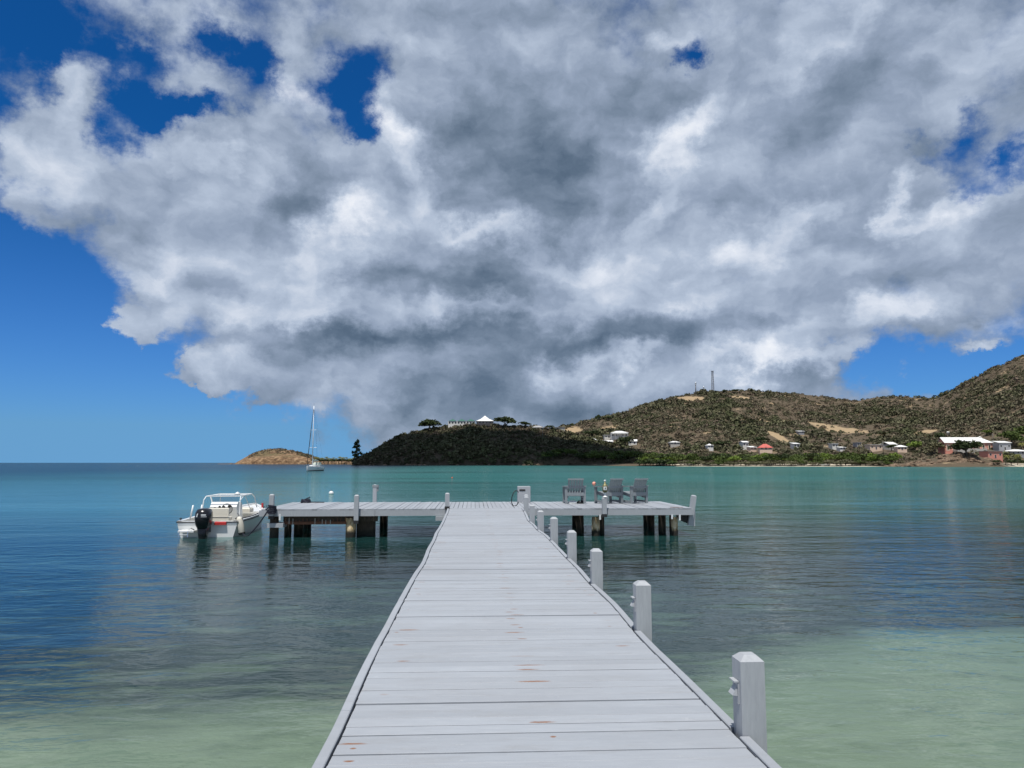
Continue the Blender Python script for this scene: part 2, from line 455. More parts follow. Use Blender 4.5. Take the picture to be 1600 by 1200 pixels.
M_DARKGREY = plain('dark_grey_plastic', (0.045, 0.05, 0.055), 0.6, 0.2, 8.0)
M_RUST = plain('rusty_steel', (0.13, 0.055, 0.03), 0.8, 0.5, 12.0)
M_GALV = plain('galvanised_strap', (0.42, 0.40, 0.36), 0.6, 0.3, 12.0)
M_GLASS = plain('dark_glass', (0.015, 0.02, 0.025), 0.08, 0.1, 2.0)
M_BRASS = plain('aged_brass', (0.19, 0.17, 0.08), 0.5, 0.2, 9.0, 0.4)
M_PINK = plain('pink_float', (0.72, 0.30, 0.22), 0.5, 0.1, 9.0)
M_CANVAS = plain('pale_canvas', (0.40, 0.44, 0.38), 0.8, 0.2, 5.0)
M_ORANGE = plain('orange_float', (0.60, 0.10, 0.03), 0.5, 0.1, 9.0)
M_ALU = plain('mast_alloy', (0.68, 0.70, 0.72), 0.4, 0.05, 2.0, 0.3)
# ---------------------------------------------------------------- sea and sea floor
def m_sea(b):
    nt = S.nt
    p = pos(); x, y, z = sep(p)
    # ripples: short wind waves running towards the shore, longer ones under them
    rip = noise(xyz(x * 0.55, y * 1.0, 0.0), 2.6, 3.0, 0.55, 0.6)
    mid = noise(xyz(x * 0.40, y * 1.0, 3.0), 0.75, 3.0, 0.5, 0.4)
    swl = noise(xyz(x * 0.35, y * 1.0, 7.0), 0.16, 2.0, 0.5)
    gust = lin(noise(xyz(x * 0.5, y, 0.0), 0.045, 3.0, 0.6), 0.35, 0.65, 0.45, 1.25)
    h = (rip * 0.026 + mid * 0.060 + noise(xyz(x * 0.6, y, 1.0), 7.5, 2.0, 0.5) * 0.0075) * gust + swl * 0.10
    bn = nt.nodes.new('ShaderNodeBump'); S.put(bn.inputs['Height'], h)
    bn.inputs['Distance'].default_value = 1.0; bn.inputs['Strength'].default_value = 1.0
    # water column: clear over the shallows, milky turquoise over deep sand, blue out at sea
    wob = (noise(xyz(x * 0.4, y, 0.0), 0.035, 4.0, 0.6) - 0.5)
    out = y + wob * 40.0
    far = step(out * 0.35 + S.m('MAXIMUM', S.m('MINIMUM', x * -3.0, 520.0), -300.0), 90.0, 430.0)
    turq = mixc(noise(xyz(x * 0.25, y, 0.0), 0.03, 4.0, 0.6), (0.016, 0.095, 0.098), (0.050, 0.175, 0.160))
    left = step(x * -1.0 - y * 0.10, 0.0, 26.0)
    turq = mixc(left * 0.75, turq, (0.022, 0.075, 0.098))
    grass = step(noise(xyz(x * 0.22, y * 1.0, 9.0), 0.055, 5.0, 0.6) + step(x, -10.0, 60.0) * 0.03, 0.56, 0.66)
    turq = mixc(grass * 0.65 * step(out, 24.0, 50.0), turq, (0.022, 0.058, 0.056))
    body = mixc(far, turq, (0.008, 0.020, 0.036))
    milky = step(out, 14.0, 46.0) * 0.86 + 0.06
    tr = nt.nodes.new('ShaderNodeBsdfTransparent')
    S.put(tr.inputs[0], mixc(step(out, 4.0, 24.0), (0.78, 0.93, 0.87), (0.42, 0.74, 0.74)))
    df = nt.nodes.new('ShaderNodeBsdfDiffuse'); S.put(df.inputs[0], body)
    m1 = nt.nodes.new('ShaderNodeMixShader'); S.put(m1.inputs[0], milky)
    nt.links.new(tr.outputs[0], m1.inputs[1]); nt.links.new(df.outputs[0], m1.inputs[2])
    gl = nt.nodes.new('ShaderNodeBsdfGlossy'); S.put(gl.inputs['Roughness'], lin(y, 20.0, 260.0, 0.045, 0.12))
    gl.inputs['Color'].default_value = (0.88, 0.90, 0.88, 1)
    fr = nt.nodes.new('ShaderNodeFresnel'); fr.inputs['IOR'].default_value = 1.333
    for n in (gl, fr): nt.links.new(bn.outputs[0], n.inputs['Normal'])
    m2 = nt.nodes.new('ShaderNodeMixShader')
    # the wind-tilted facets of the far sea face us, so it mirrors less than a flat sheet would
    S.put(m2.inputs[0], S(fr.outputs[0]) * lin(y, 14.0, 110.0, 0.92, 0.40)); nt.links.new(m1.outputs[0], m2.inputs[1]); nt.links.new(gl.outputs[0], m2.inputs[2])
    nt.links.new(m2.outputs[0], nt.nodes['Material Output'].inputs['Surface'])
M_SEA = mat('sea_water', m_sea)
E = 60000.0
sea = MB().add([(-E, -60, 0), (E, -60, 0), (E, E, 0), (-E, E, 0)], [(0, 1, 2, 3)]).build('sea', M_SEA)
tag(sea, kind='structure')

def m_bed(b):
    p = pos(); x, y, z = sep(p)
    w = (noise(xyz(x * 0.30, y, 0.0), 0.55, 6.0, 0.66) - 0.5)
    rib = noise(xyz(x * 0.5, y, 0.0), 3.0, 4.0, 0.6)
    mott = noise(xyz(x * 0.6, y, 0.0), 1.1, 6.0, 0.7)
    sand = mixc(rib, (0.185, 0.180, 0.142), (0.290, 0.278, 0.220))
    sand = mixc(step(mott, 0.50, 0.70) * 0.55, sand, (0.115, 0.118, 0.090))
    # sea grass starts a few metres out
    edge = y + w * 5.0 - S.m('MINIMUM', S.m('MAXIMUM', x - 1.5, 0.0) * 0.8, 5.2) - S.m('MINIMUM', S.m('MAXIMUM', x * -1.0 - 1.0, 0.0) * 0.10, 0.6)
    g = step(edge, 8.6, 11.2)
    clump = step(noise(xyz(x * 0.45, y * 1.2, 2.0), 0.9, 6.0, 0.7), 0.36, 0.52)
    grassc = mixc(clump, (0.100, 0.102, 0.076), (0.024, 0.027, 0.026))
    c = mixc(g, sand, grassc)
    setp(b, c, 0.95, spec=0.1); bump(b, rib + mott, 0.06)
M_BED = mat('sea_floor', m_bed)
bx_ = np.linspace(-90, 90, 61); by_ = np.linspace(-14, 110, 63)
X, Y = np.meshgrid(bx_, by_)
Zb = -0.25 - 0.035 * np.clip(Y + 6, 0, None) + 0.25 * fbm(X * .12, Y * .12) 
nx = len(bx_)
idx = np.arange(X.size).reshape(X.shape)
Fq = np.stack([idx[:-1, :-1], idx[:-1, 1:], idx[1:, 1:], idx[1:, :-1]], -1).reshape(-1, 4)
bed = link('sea_floor', np_mesh('sea_floor', np.stack([X, Y, Zb], -1).reshape(-1, 3), Fq, M_BED))
tag(bed, kind='structure')

# ---------------------------------------------------------------- hills around the bay
HK = math.cos(PITCH) + math.sin(PITCH) * 123.0 / F
def px_of(x, y):
    return 800 + F * HK * np.tan(np.arctan2(x, y) - YAW)
def x_of(px, Y):
    return np.tan(np.arctan((px - 800) / (F * HK)) + YAW) * Y
def z_of(px, py, Y):            # height that a skyline pixel has at depth Y
    v = (600 - py) / F; u = (px - 800) / F
    up = math.sin(PITCH) + v * math.cos(PITCH); fw = math.cos(PITCH) - v * math.sin(PITCH)
    yy = fw * math.cos(YAW) - u * math.sin(YAW)
    return CAM_H + up / yy * Y

class Hill:
    def __init__(s, sky, shore, ridge, flat, power, back, amp, seed):
        s.sky = np.array(sky, float); s.shore = np.array(shore, float); s.ridge = np.array(ridge, float)
        s.flat = flat; s.power = power; s.back = back; s.amp = amp; s.seed = seed
    bluff = 0.0
    def ip(s, t, px): return np.interp(px, t[:, 0], t[:, 1])
    def h(s, px, Y):
        zs, zr = s.ip(s.shore, px), s.ip(s.ridge, px)
        hr = np.maximum(z_of(px, s.ip(s.sky, px), zr) - 1.2, 0.3)
        u = (Y - zs) / (zr - zs)
        up = np.clip((u - s.flat) / (1 - s.flat), 0, 1)
        prof = up ** s.power * (1 - 0.25 * up * (1 - up))
        beach = 1.6 * np.clip(u / 0.05, -3.0, 1)
        down = np.clip((u - 1) / s.back, 0, 1)
        x = x_of(px, Y)
        n = fbm(x / 90 + s.seed, Y / 90, 5) * 2 * s.amp * np.sin(np.pi * np.clip(u, 0, 1)) ** 0.8
        gul = -np.abs(fbm(x / 55 + s.seed * 3, Y / 160, 4)) * s.amp * 1.6 * np.sin(np.pi * np.clip(u, 0, 1))
        bluff = s.bluff * np.exp(-((px - 1500) / 55.0) ** 2) * np.clip((u + .012) / .03, 0, 1) ** .7 * np.clip(1.6 - u * 9, 0, 1)
        return bluff + beach * np.clip(hr / 3.0, 0.1, 1) + prof * hr * (1 - down ** 1.6 * 0.95) + (n + gul) * np.clip(hr / 30, 0, 1) * np.clip(up * 4, 0, 1)
    def mesh(s, name, px0, px1, npx, nt, mt):
        px = np.linspace(px0, px1, npx)
        t = np.concatenate([[-0.12, -0.05], np.linspace(0, 1, nt) ** 1.1, 1 + np.linspace(0.05, s.back, 10)])
        P, T = np.meshgrid(px, t)
        zs, zr = s.ip(s.shore, P), s.ip(s.ridge, P)
        Yy = zs + T * (zr - zs)
        H = s.h(P, Yy)
        V = np.stack([x_of(P, Yy), Yy, H], -1).reshape(-1, 3)
        idx = np.arange(P.size).reshape(P.shape)
        Fq = np.stack([idx[:-1, :-1], idx[:-1, 1:], idx[1:, 1:], idx[1:, :-1]], -1).reshape(-1, 4)
        me = np_mesh(name, V, Fq, mt); me.polygons.foreach_set('use_smooth', [True] * len(me.polygons))
        return tag(link(name, me), kind='structure')
    def hit(s, px, py):         # ground point under a photo pixel
        zs, zr = float(s.ip(s.shore, px)), float(s.ip(s.ridge, px))
        Yv = np.linspace(zs - 5, zr + 60, 600)
        z = z_of(px, py, Yv); g = s.h(np.full_like(Yv, px), Yv)
        k = np.argmax(g >= z)
        if g[k] < z[k]: k = int(np.argmin(z - g))
        return Vector((float(x_of(px, Yv[k])), float(Yv[k]), float(g[k])))

MAIN = Hill(
    sky=[(640, 722), (760, 705), (830, 682), (870, 671), (900, 664), (940, 655), (985, 643), (1020, 631), (1060, 621), (1100, 614), (1140, 611), (1180, 612), (1220, 615),
         (1270, 618), (1320, 626), (1340, 628), (1370, 622), (1400, 620), (1440, 622), (1465, 625), (1490, 615), (1520, 598), (1560, 578), (1600, 562), (1700, 524), (1800, 505), (2000, 520)],
    shore=[(640, 700), (860, 640), (1000, 520), (1100, 475), (1300, 455), (1400, 440), (1480, 425), (1560, 428), (1600, 440), (2000, 400)],
    ridge=[(640, 800), (860, 830), (1000, 900), (1130, 980), (1330, 1000), (1450, 900), (1600, 780), (2000, 700)],
    flat=0.10, power=1.12, back=0.7, amp=9.0, seed=2.0)
MAIN.bluff = 6.5
HEAD = Hill(
    sky=[(548, 725), (558, 722), (570, 716), (600, 699), (625, 686), (650, 676), (680, 671), (700, 667), (740, 665), (780, 665), (820, 668), (850, 671), (870, 675), (900, 684),
         (950, 697), (1000, 707), (1050, 716), (1085, 724), (1100, 726)],
    shore=[(548, 690), (700, 650), (900, 610), (1000, 560), (1060, 530), (1100, 520)],
    ridge=[(548, 720), (600, 740), (700, 750), (900, 710), (1000, 640), (1060, 580), (1100, 545)],
    flat=0.0, power=0.62, back=1.0, amp=4.0, seed=5.0)
ISLET = Hill(
    sky=[(340, 726), (366, 724), (376, 719), (388, 712), (402, 706), (420, 702), (440, 702), (455, 704), (470, 708), (490, 714), (505, 719), (530, 720), (565, 720), (600, 722), (640, 726)],
    shore=[(340, 1290), (480, 1200), (560, 1000), (640, 900)],
    ridge=[(340, 1330), (440, 1330), (560, 1080), (640, 960)],
    flat=0.0, power=0.45, back=1.0, amp=5.0, seed=9.0)

BARE = []
for (px, py, rx, ry) in [(1300, 667, 30, 6), (1325, 674, 24, 5), (1283, 663, 16, 4), (1198, 660, 9, 7), (1216, 681, 8, 8), (1236, 660, 14, 3), (1082, 623, 24, 3.5), (1160, 621, 14, 2.5), (1448, 676, 22, 3), (890, 672, 20, 6), (955, 670, 20, 3), (1410, 684, 20, 3)]:
    c = MAIN.hit(px, py); a_, b_ = MAIN.hit(px, py + ry), MAIN.hit(px, py - ry)
    BARE.append((c.x, c.y, rx * c.y / F, max(abs(b_.y - a_.y) / 2, 5.0)))
def m_ground(sandy):
    def fn(b):
        p = pos(); x, y, z = sep(p)
        n1 = noise(p, 0.035, 6.0, 0.62); n2 = noise(p, 0.4, 5.0, 0.7)
        c = mixc(n2, (0.060, 0.046, 0.031), (0.140, 0.110, 0.075))
        bare = step(n1 + (n2 - 0.5) * 0.15, *sandy)
        for (cx, cy, rx, ry) in BARE:
            q = ((x - cx) / rx) ** 2.0 + ((y - cy) / ry) ** 2.0
            bare = S.m('MAXIMUM', bare, step(q + (n2 - 0.5) * 1.5 + (n1 - 0.5) * 2.0, 1.3, 0.7))
        c = mixc(bare, c, mixc(n2, (0.25, 0.175, 0.10), (0.38, 0.295, 0.185)))
        c = mixc(step(z + (n2 - 0.5) * 1.0, 2.3, 1.5) * step(x, 122.0, 142.0) * (1.0 - step(x, 236.0, 250.0) * step(x, 322.0, 308.0)), c, mixc(n2, (0.40, 0.345, 0.26), (0.52, 0.46, 0.36)))   # beach sand
        setp(b, c, 0.95, spec=0.1); bump(b, n2, 0.6)
    return fn
M_HILL = mat('dry_hillside_soil', m_ground((0.60, 0.66)))
def m_rocky(b):
    p = pos(); x, y, z = sep(p)
    n2 = noise(xyz(x, y, z * 2.0), 0.12, 7.0, 0.7); n3 = noise(p, 0.03, 4.0, 0.6)
    c = ramp(n2, [(0.30, (0.035, 0.024, 0.018)), (0.48, (0.17, 0.105, 0.06)), (0.62, (0.34, 0.235, 0.14)), (0.8, (0.10, 0.08, 0.045))])
    c = mixc(step(n3, 0.45, 0.6) * step(z, 9.0, 16.0), c, (0.13, 0.105, 0.055))
    setp(b, c, 0.95, spec=0.1); bump(b, n2, 3.0)
M_ROCKY = mat('islet_rock', m_rocky)
def m_headsoil(b):
    p = pos(); n2 = noise(p, 0.4, 5.0, 0.7)
    c = mixc(n2, (0.045, 0.036, 0.026), (0.12, 0.095, 0.065))
    setp(b, c, 0.95, spec=0.1); bump(b, n2, 0.6)
M_HEAD = mat('headland_soil', m_headsoil)
MAIN.mesh('hills', 640, 1960, 300, 70, M_HILL)
HEAD.mesh('headland', 548, 1100, 150, 44, M_HEAD)
ISLET.mesh('islet', 340, 640, 130, 30, M_ROCKY)

# ---------------------------------------------------------------- scrub that covers the slopes (far beyond counting)
def m_leaf(b):
    a = S.nt.nodes.new('ShaderNodeAttribute'); a.attribute_name = 'tone'
    setp(b, S(a.outputs['Color']), 0.8, spec=0.15)
M_SCRUB = mat('scrub_leaves', m_leaf)
nprs = np.random.RandomState(11)
def leaf_cloud(n, rx, rz, size, rs=nprs, hollow=0.55):
    """n little leaf triangles spread through a squat dome"""
    d = rs.normal(size=(n, 3)); d /= np.linalg.norm(d, axis=1)[:, None]; d[:, 2] = np.abs(d[:, 2]) * 1.1 - 0.12
    c = d * (hollow + (1 - hollow) * rs.rand(n, 1)) * np.array([rx, rx, rz])
    a = rs.normal(size=(n, 3)); a /= np.linalg.norm(a, axis=1)[:, None]
    bb = np.cross(a, rs.normal(size=(n, 3))); bb /= np.linalg.norm(bb, axis=1)[:, None]
    s = size * (0.6 + 0.8 * rs.rand(n, 1))
    V = np.stack([c + a * s, c - a * s * .6 + bb * s * .8, c - a * s * .6 - bb * s * .8], 1).reshape(-1, 3)
    return V
TONES = np.array([(0.150, 0.118, 0.082), (0.128, 0.100, 0.068), (0.172, 0.138, 0.098), (0.112, 0.104, 0.062), (0.135, 0.122, 0.078), (0.078, 0.082, 0.042), (0.160, 0.122, 0.092), (0.185, 0.158, 0.118)])
OLD_TONES = np.array([(0.135, 0.108, 0.070), (0.115, 0.090, 0.058), (0.165, 0.132, 0.090), (0.082, 0.088, 0.042), (0.120, 0.120, 0.062), (0.055, 0.070, 0.028), (0.150, 0.112, 0.085), (0.19, 0.165, 0.12)])
def scatter(name, label, hill, px0, px1, n, rad, ntri, tones, keep=None, umin=0.08, umax=1.06, greens=0.7):
    px = nprs.uniform(px0, px1, n * 3); u = nprs.uniform(umin, umax, n * 3)
    zs, zr = hill.ip(hill.shore, px), hill.ip(hill.ridge, px)
    Yy = zs + u * (zr - zs)
    x = x_of(px, Yy)
    ok = np.ones(len(px), bool) if keep is None else keep(px, u, x, Yy)
    px, u, Yy, x = px[ok][:n], u[ok][:n], Yy[ok][:n], x[ok][:n]
    z = hill.h(px, Yy); n = len(px)
    var = [leaf_cloud(ntri, 1.0, 0.78, 0.27) for _ in range(12)]
    patch = fbm(x / 60.0 + 3, Yy / 60.0, 4); big = np.clip(0.5 + 2.4 * fbm(x / 38.0 + 40, Yy / 75.0 + 9, 4), 0, 1)
    r = (rad[0] + (rad[1] - rad[0]) * nprs.rand(n) ** 2.6) * (0.55 + 0.95 * big)
    pick = nprs.randint(0, 12, n); ang = nprs.rand(n) * 6.283
    base = np.stack(var)[pick]
    ca, sa = np.cos(ang)[:, None], np.sin(ang)[:, None]
    V = np.stack([base[..., 0] * ca - base[..., 1] * sa, base[..., 0] * sa + base[..., 1] * ca, base[..., 2]], -1)
    V = V * r[:, None, None] * np.array([1, 1, 1.0]) + np.stack([x, Yy, z + 0.1 * r], -1)[:, None, :]
    ti = np.clip(((patch + 0.45) / 0.9 * 0.6 + nprs.rand(n) * 0.4) * len(tones), 0, len(tones) - 1).astype(int)
    col = tones[ti] * (0.75 + 0.5 * nprs.rand(n, 1))
    green = np.clip(big * 1.3 - 0.55 + 0.35 * (nprs.rand(n) - .5), 0, 1)[:, None] * greens
    col = col * (1 - green) + np.array([0.070, 0.078, 0.034]) * (0.7 + 0.7 * nprs.rand(n, 1)) * green
    C = np.repeat(col, ntri * 3, 0) * (0.85 + 0.3 * nprs.rand(n * ntri, 1).repeat(3, 0))
    V = V.reshape(-1, 3)
    o = link(name, np_mesh(name, V, np.arange(len(V)).reshape(-1, 3), M_SCRUB, {'tone': C}))
    return tag(o, label, 'scrub', kind='stuff')
HOUSE_CLEAR = []
for (px, py, wpx) in [(968, 686, 26), (951, 686, 14), (925, 694, 15), (948, 695, 18), (989, 695, 13), (1054, 697, 15), (1109, 704, 9), (1163, 702, 9), (1175, 706, 11), (1196, 708, 19), (1252, 678, 9), (1243, 702, 9), (1303, 702, 9), (1315, 705, 9), (1340, 699, 7), (1366, 705, 20), (1390, 703, 15), (1408, 706, 14), (1518, 707, 76), (1549, 718, 26), (1567, 705, 18), (1588, 712, 30), (875, 676, 13)]:
    c = MAIN.hit(px, py); HOUSE_CLEAR.append((c.x, c.y - 6, wpx * c.y / F * .5 + 3, 20.0))
def keep_main(px, u, x, Yy):
    bare = fbm(x / 45 + 8, Yy / 60 + 5, 5) > 0.08
    cut = np.zeros(len(px), bool)
    for (cx, cy, rx, ry) in BARE: cut |= ((x - cx) / rx) ** 2 + ((Yy - cy) / ry) ** 2 + fbm(x / 9, Yy / 9) * 2 < 1
    for (hx, hy, rx, ry) in HOUSE_CLEAR: cut |= ((x - hx) / rx) ** 2 + ((Yy - hy) / ry) ** 2 < 1
    return ~((bare & (nprs.rand(len(px)) < 0.6)) | (cut & (nprs.rand(len(px)) < 0.92)))
scatter('hillside_scrub', 'dry brown and olive scrub covering the hills behind the bay', MAIN, 830, 1800, 21000, (0.9, 4.2), 44, TONES, keep_main)
HTONES = TONES[[0, 1, 5, 3, 1, 3]] * 0.8
scatter('headland_scrub', 'dense dark scrub covering the headland across the water', HEAD, 556, 1085, 4800, (1.2, 4.0), 46, HTONES, None, 0.0, 1.1)
scatter('islet_scrub', 'low brown scrub on top of the rocky islet', ISLET, 388, 560, 700, (1.2, 2.6), 30, TONES[[0, 1, 2, 4]], lambda px, u, x, Yy: (u > 0.45), 0.4, 1.2)

# unseen cloud added high overhead, outside the frame, shaped to shade the headland
def m_shade_cloud(b):
    setp(b, (0.9, 0.9, 0.92), 1.0, spec=0.0)
M_SHADE_CLOUD = mat('shade_cloud_white', m_shade_cloud)
CH = 900.0
cb = bmesh.new()
crs = random.Random(4)
def shade_spot(px, Yg, zg): return Vector((float(x_of(px, Yg)), Yg, zg)) + Vector(SUN) * ((CH - zg) / SUN.z)
for (px, Yg, r) in [(570, 700, 50), (620, 685, 52), (690, 672, 46), (760, 668, 46), (820, 662, 46), (870, 640, 46), (720, 690, 30), (930, 610, 40),
                    (980, 590, 34), (540, 640, 40), (640, 640, 46), (740, 640, 46)]:
    c = shade_spot(px, Yg, 12.0)
    for k in range(3):
        m = Matrix.Translation(c + Vector((crs.uniform(-.4, .4) * r, crs.uniform(-.4, .4) * r, crs.uniform(0, .5) * r))) @ Matrix.Diagonal((1, 1, .6, 1))
        bmesh.ops.create_icosphere(cb, subdivisions=3, radius=r * crs.uniform(.6, 1.0), matrix=m)
for v in cb.verts:
    n = float(fbm(v.co.x / 22, v.co.y / 22 + v.co.z / 15, 4)); v.co += Vector((n * 26, -n * 22, n * 26))
me = bpy.data.meshes.new('shade_cloud'); cb.to_mesh(me); cb.free(); me.materials.append(M_SHADE_CLOUD)
me.polygons.foreach_set('use_smooth', [True] * len(me.polygons))
tag(link('shade_cloud', me), kind='structure')
# ---------------------------------------------------------------- the pier: walkway and T-shaped head, one thing
XL, XR = -0.83, 1.58
Y0, YT0, YT1 = -2.4, 24.35, 28.5
TX0, TX1 = -6.66, 7.06
ZT = 0.90
def deck_z(y):
    b = 0.80 + 0.010 * math.sin(y * 0.9) + 0.006 * math.sin(y * 2.3 + 1)
    if y > 16: b -= 0.03 * min(1, (y - 16) / 5.4)
    if y > 21.4: b += (ZT + 0.012 - b) * min(1, (y - 21.4) / 2.7)
    return b
def sway(y): return 0.014 * math.sin(y * 0.55 + 0.6) + 0.008 * math.sin(y * 1.7)
pier = thing('pier', 'long pale grey painted plank pier with a T-shaped head over the water', 'pier', (0, 0, 0))
prs = random.Random(21)
def plank(cx, cy, cz, lx, ly, th, tilt=0.0, roll=0.0):
    """a sawn board: eased edges, slightly cupped and out of true"""
    mb = MB(); mb.box((0, 0, 0), (lx, ly, th), ch=0.0022)
    me = mb.mesh('plank', M_DECK)
    o = link('plank', me, pier, (cx, cy, cz - th / 2))
    o.rotation_euler = (roll, tilt, prs.gauss(0, 0.0006))
    return o
TRIM = 0.062; GAP = 0.011
y = Y0; k = 0
while y < YT0 - 0.10:
    w = prs.uniform(0.137, 0.147)
    g = prs.choice((0.004, 0.005, 0.006, 0.007, 0.009, 0.012, 0.016))
    yc = y + w / 2; s = sway(yc)
    a, b = XL + TRIM + GAP + s + prs.uniform(-.004, .004), XR - TRIM - GAP + s + prs.uniform(-.004, .004)
    zz = deck_z(yc); sl = (deck_z(yc + .1) - deck_z(yc - .1)) / .2
    plank((a + b) / 2, yc, zz + prs.gauss(0, 0.0022), b - a, w - g, 0.036, prs.gauss(0, 0.0007), math.atan(sl) + prs.gauss(0, 0.006))
    y += w; k += 1
YJ = y
x = TX0 + 0.03
while x < TX1 - 0.05:
    w = prs.uniform(0.137, 0.147); w = min(w, TX1 - x)
    g = prs.choice((0.006, 0.009, 0.012, 0.016))
    y0 = YT0 - 0.03 + prs.uniform(-.012, .012)
    if XL - 0.02 < x + w / 2 < XR + 0.02: y0 = YJ + 0.012
    plank(x + w / 2, (y0 + YT1) / 2, ZT + prs.gauss(0, 0.0035), w - g, YT1 - y0, 0.036, prs.gauss(0, 0.008), prs.gauss(0, 0.0008))
    x += w
# edge trims, cut where a post stands
POSTS_Y = [4.44 + 2.70 * i for i in range(8)]
def trim(xc, ya, yb):
    mb = MB(); n = max(2, int((yb - ya) / 0.35)); vs = []; fs = []
    for i in range(n + 1):
        yy = ya + (yb - ya) * i / n; s = sway(yy) + prs.uniform(-.0025, .0025); z = deck_z(yy) + 0.006
        h = TRIM / 2
        vs += [(xc + s - h, yy, z - 0.16), (xc + s - h, yy, z - .005), (xc + s - h + .005, yy, z), (xc + s + h - .005, yy, z), (xc + s + h, yy, z - .005), (xc + s + h, yy, z - 0.16)]
    for i in range(n):
        for j in range(6):
            a, b = i * 6 + j, i * 6 + (j + 1) % 6
            fs.append((a, b, b + 6, a + 6))
    fs += [(5, 4, 3, 2, 1, 0), tuple(range(n * 6, n * 6 + 6))]
    mb.add(vs, fs).build('edge_trim', M_DECK, pier)
ya = Y0
for yb in [1.1, 5.0, 8.7, 12.5, 16.2, 20.0, YJ]:
    trim(XL + TRIM / 2, ya + .002, yb - .002); ya = yb
ya = Y0
for py_ in POSTS_Y:
    trim(XR - TRIM / 2, ya, py_ - 0.006); ya = py_ + 0.150
trim(XR - TRIM / 2, ya, YJ)
# structure under the walkway
for xc in (XL + 0.12, 0.375, XR - 0.24):
    MB().box((xc, (Y0 + 21) / 2, 0.655), (0.07, 21 - Y0, 0.19)).build('stringer', M_PILE, pier)
for i in range(9):
    yy = 2.0 + 2.7 * i
    MB().box((0.36, yy, 0.46), (2.1, 0.12, 0.18)).build('cross_beam', M_PILE, pier)
    MB().tube([(XL + 0.22, yy + .12, -2.6), (XL + 0.22, yy + .12, 0.56)], 0.12, 10).build('pile', M_PILE, pier)
# square rail posts along the right edge with a hipped top and a small step light
def post(x, y, zb, zt, s=0.142, lamp=True, lean=0.0, m=M_POST):
    mb = MB(); h = s / 2; hc = 0.032; t = h * 0.50
    vs = [(-h, -h, zb), (h, -h, zb), (h, h, zb), (-h, h, zb), (-h, -h, zt - hc), (h, -h, zt - hc), (h, h, zt - hc), (-h, h, zt - hc), (-t, -t, zt), (t, -t, zt), (t, t, zt), (-t, t, zt)]
    fs = [(3, 2, 1, 0), (8, 9, 10, 11)] + [(k + i, k + (i + 1) % 4, k + 4 + (i + 1) % 4, k + 4 + i) for k in (0, 4) for i in range(4)]
    o = mb.add(vs, fs).build('post', m, pier, (x, y, 0)); o.rotation_euler = (0, lean, prs.gauss(0, .012))
    if lamp:
        zl = zt - 0.235
        lm = MB(); lm.box((-h - .004, 0, zl + .02), (.008, .085, .12))
        lm.add([(-h - .009, -.030, zl + .058), (-h - .009, .030, zl + .058), (-h - .040, .036, zl + .008), (-h - .040, -.036, zl + .008), (-h - .009, -.036, zl + .004), (-h - .009, .036, zl + .004)],
               [(0, 1, 2, 3), (3, 2, 5, 4), (0, 3, 4), (1, 5, 2), (0, 4, 5, 1)])
        lm.box((-h - .016, 0, zl + .085), (.028, .09, .007))
        lm.build('step_light', M_POST, o)
    return o
for i, py_ in enumerate(POSTS_Y):
    post(XR - 0.005 + 0.035 + sway(py_), py_ + 0.072, -2.2, deck_z(py_) + 0.45 + prs.uniform(-.015, .015))
def P(px, py, Y): return at_y(px, py, Y)
# posts bolted to the head of the pier
YF = YT0 - 0.115
for (px, top, low, lamp, lean) in [(425, 772, 806, False, 0), (557.5, 773, 813, False, 0.0), (699, 770, 791, False, 0), (944, 777, 803, False, 0), ]:
    q = P(px, top, YF); ql = P(px, low, YF)
    post(q.x, YF, ql.z, q.z, 0.14, False, lean)
    MB().box((q.x, YF, ql.z - .05), (.15, .15, .098)).build('rubber_pad', M_RUBBER, pier)
q = P(1078, 773, YF + .3); pr = post(q.x - .02, YF + .3, -0.02, q.z - .35, 0.15, False, R(9)); pr.location.z = 0.35
q = P(586, 757, YT1 - .08); rp = post(q.x, YT1 - .08, ZT - .3, q.z, 0.14, False)
MB().box((.02, -.0, q.z - .06), (.23, .16, .09)).box((.105, 0, q.z - .17), (.05, .12, .16)).build('bracket', M_GREYP, rp)
q = P(517 + 303, 782, YT0 + .35); post(q.x + .05, YT0 + .45, ZT - .3, ZT + .42, .14, False)
# fascia boards round the head
def fascia(a, b, z0, z1, t=0.045, m=M_POST):
    mb = MB(); mb.bar((a[0], a[1], (z0 + z1) / 2), (b[0], b[1], (z0 + z1) / 2), t, z1 - z0); return mb.build('fascia', m, pier)
zf0, zf1 = ZT - 0.225, ZT - 0.040
fascia((TX0, YT0 - .02), (-3.1, YT0 - .02), zf0, zf1); fascia((-3.09, YT0 - .018), (XL - .01, YT0 - .018), zf0 + .004, zf1)
fascia((XR + .11, YT0 - .02), (4.3, YT0 - .02), zf0, zf1); fascia((4.31, YT0 - .018), (TX1, YT0 - .018), zf0, zf1 - .002)
fascia((TX0, YT1 + .02), (TX1, YT1 + .02), zf0, zf1)
fascia((TX0 - .02, YT0), (TX0 - .02, YT1), zf0, zf1); fascia((TX1 + .02, YT0), (TX1 + .02, YT1), zf0, zf1)
MB().box((XL - .17, YT0 - .10, ZT - .30), (.36, .16, .13)).build('bearer_end', M_POST, pier)
for yy in (YT0 + .35, YT0 + 1.5, YT0 + 2.7, YT1 - .35):
    MB().box(((TX0 + TX1) / 2, yy, ZT - .135), (TX1 - TX0 - .12, .07, .17)).build('joist', M_PILE, pier)
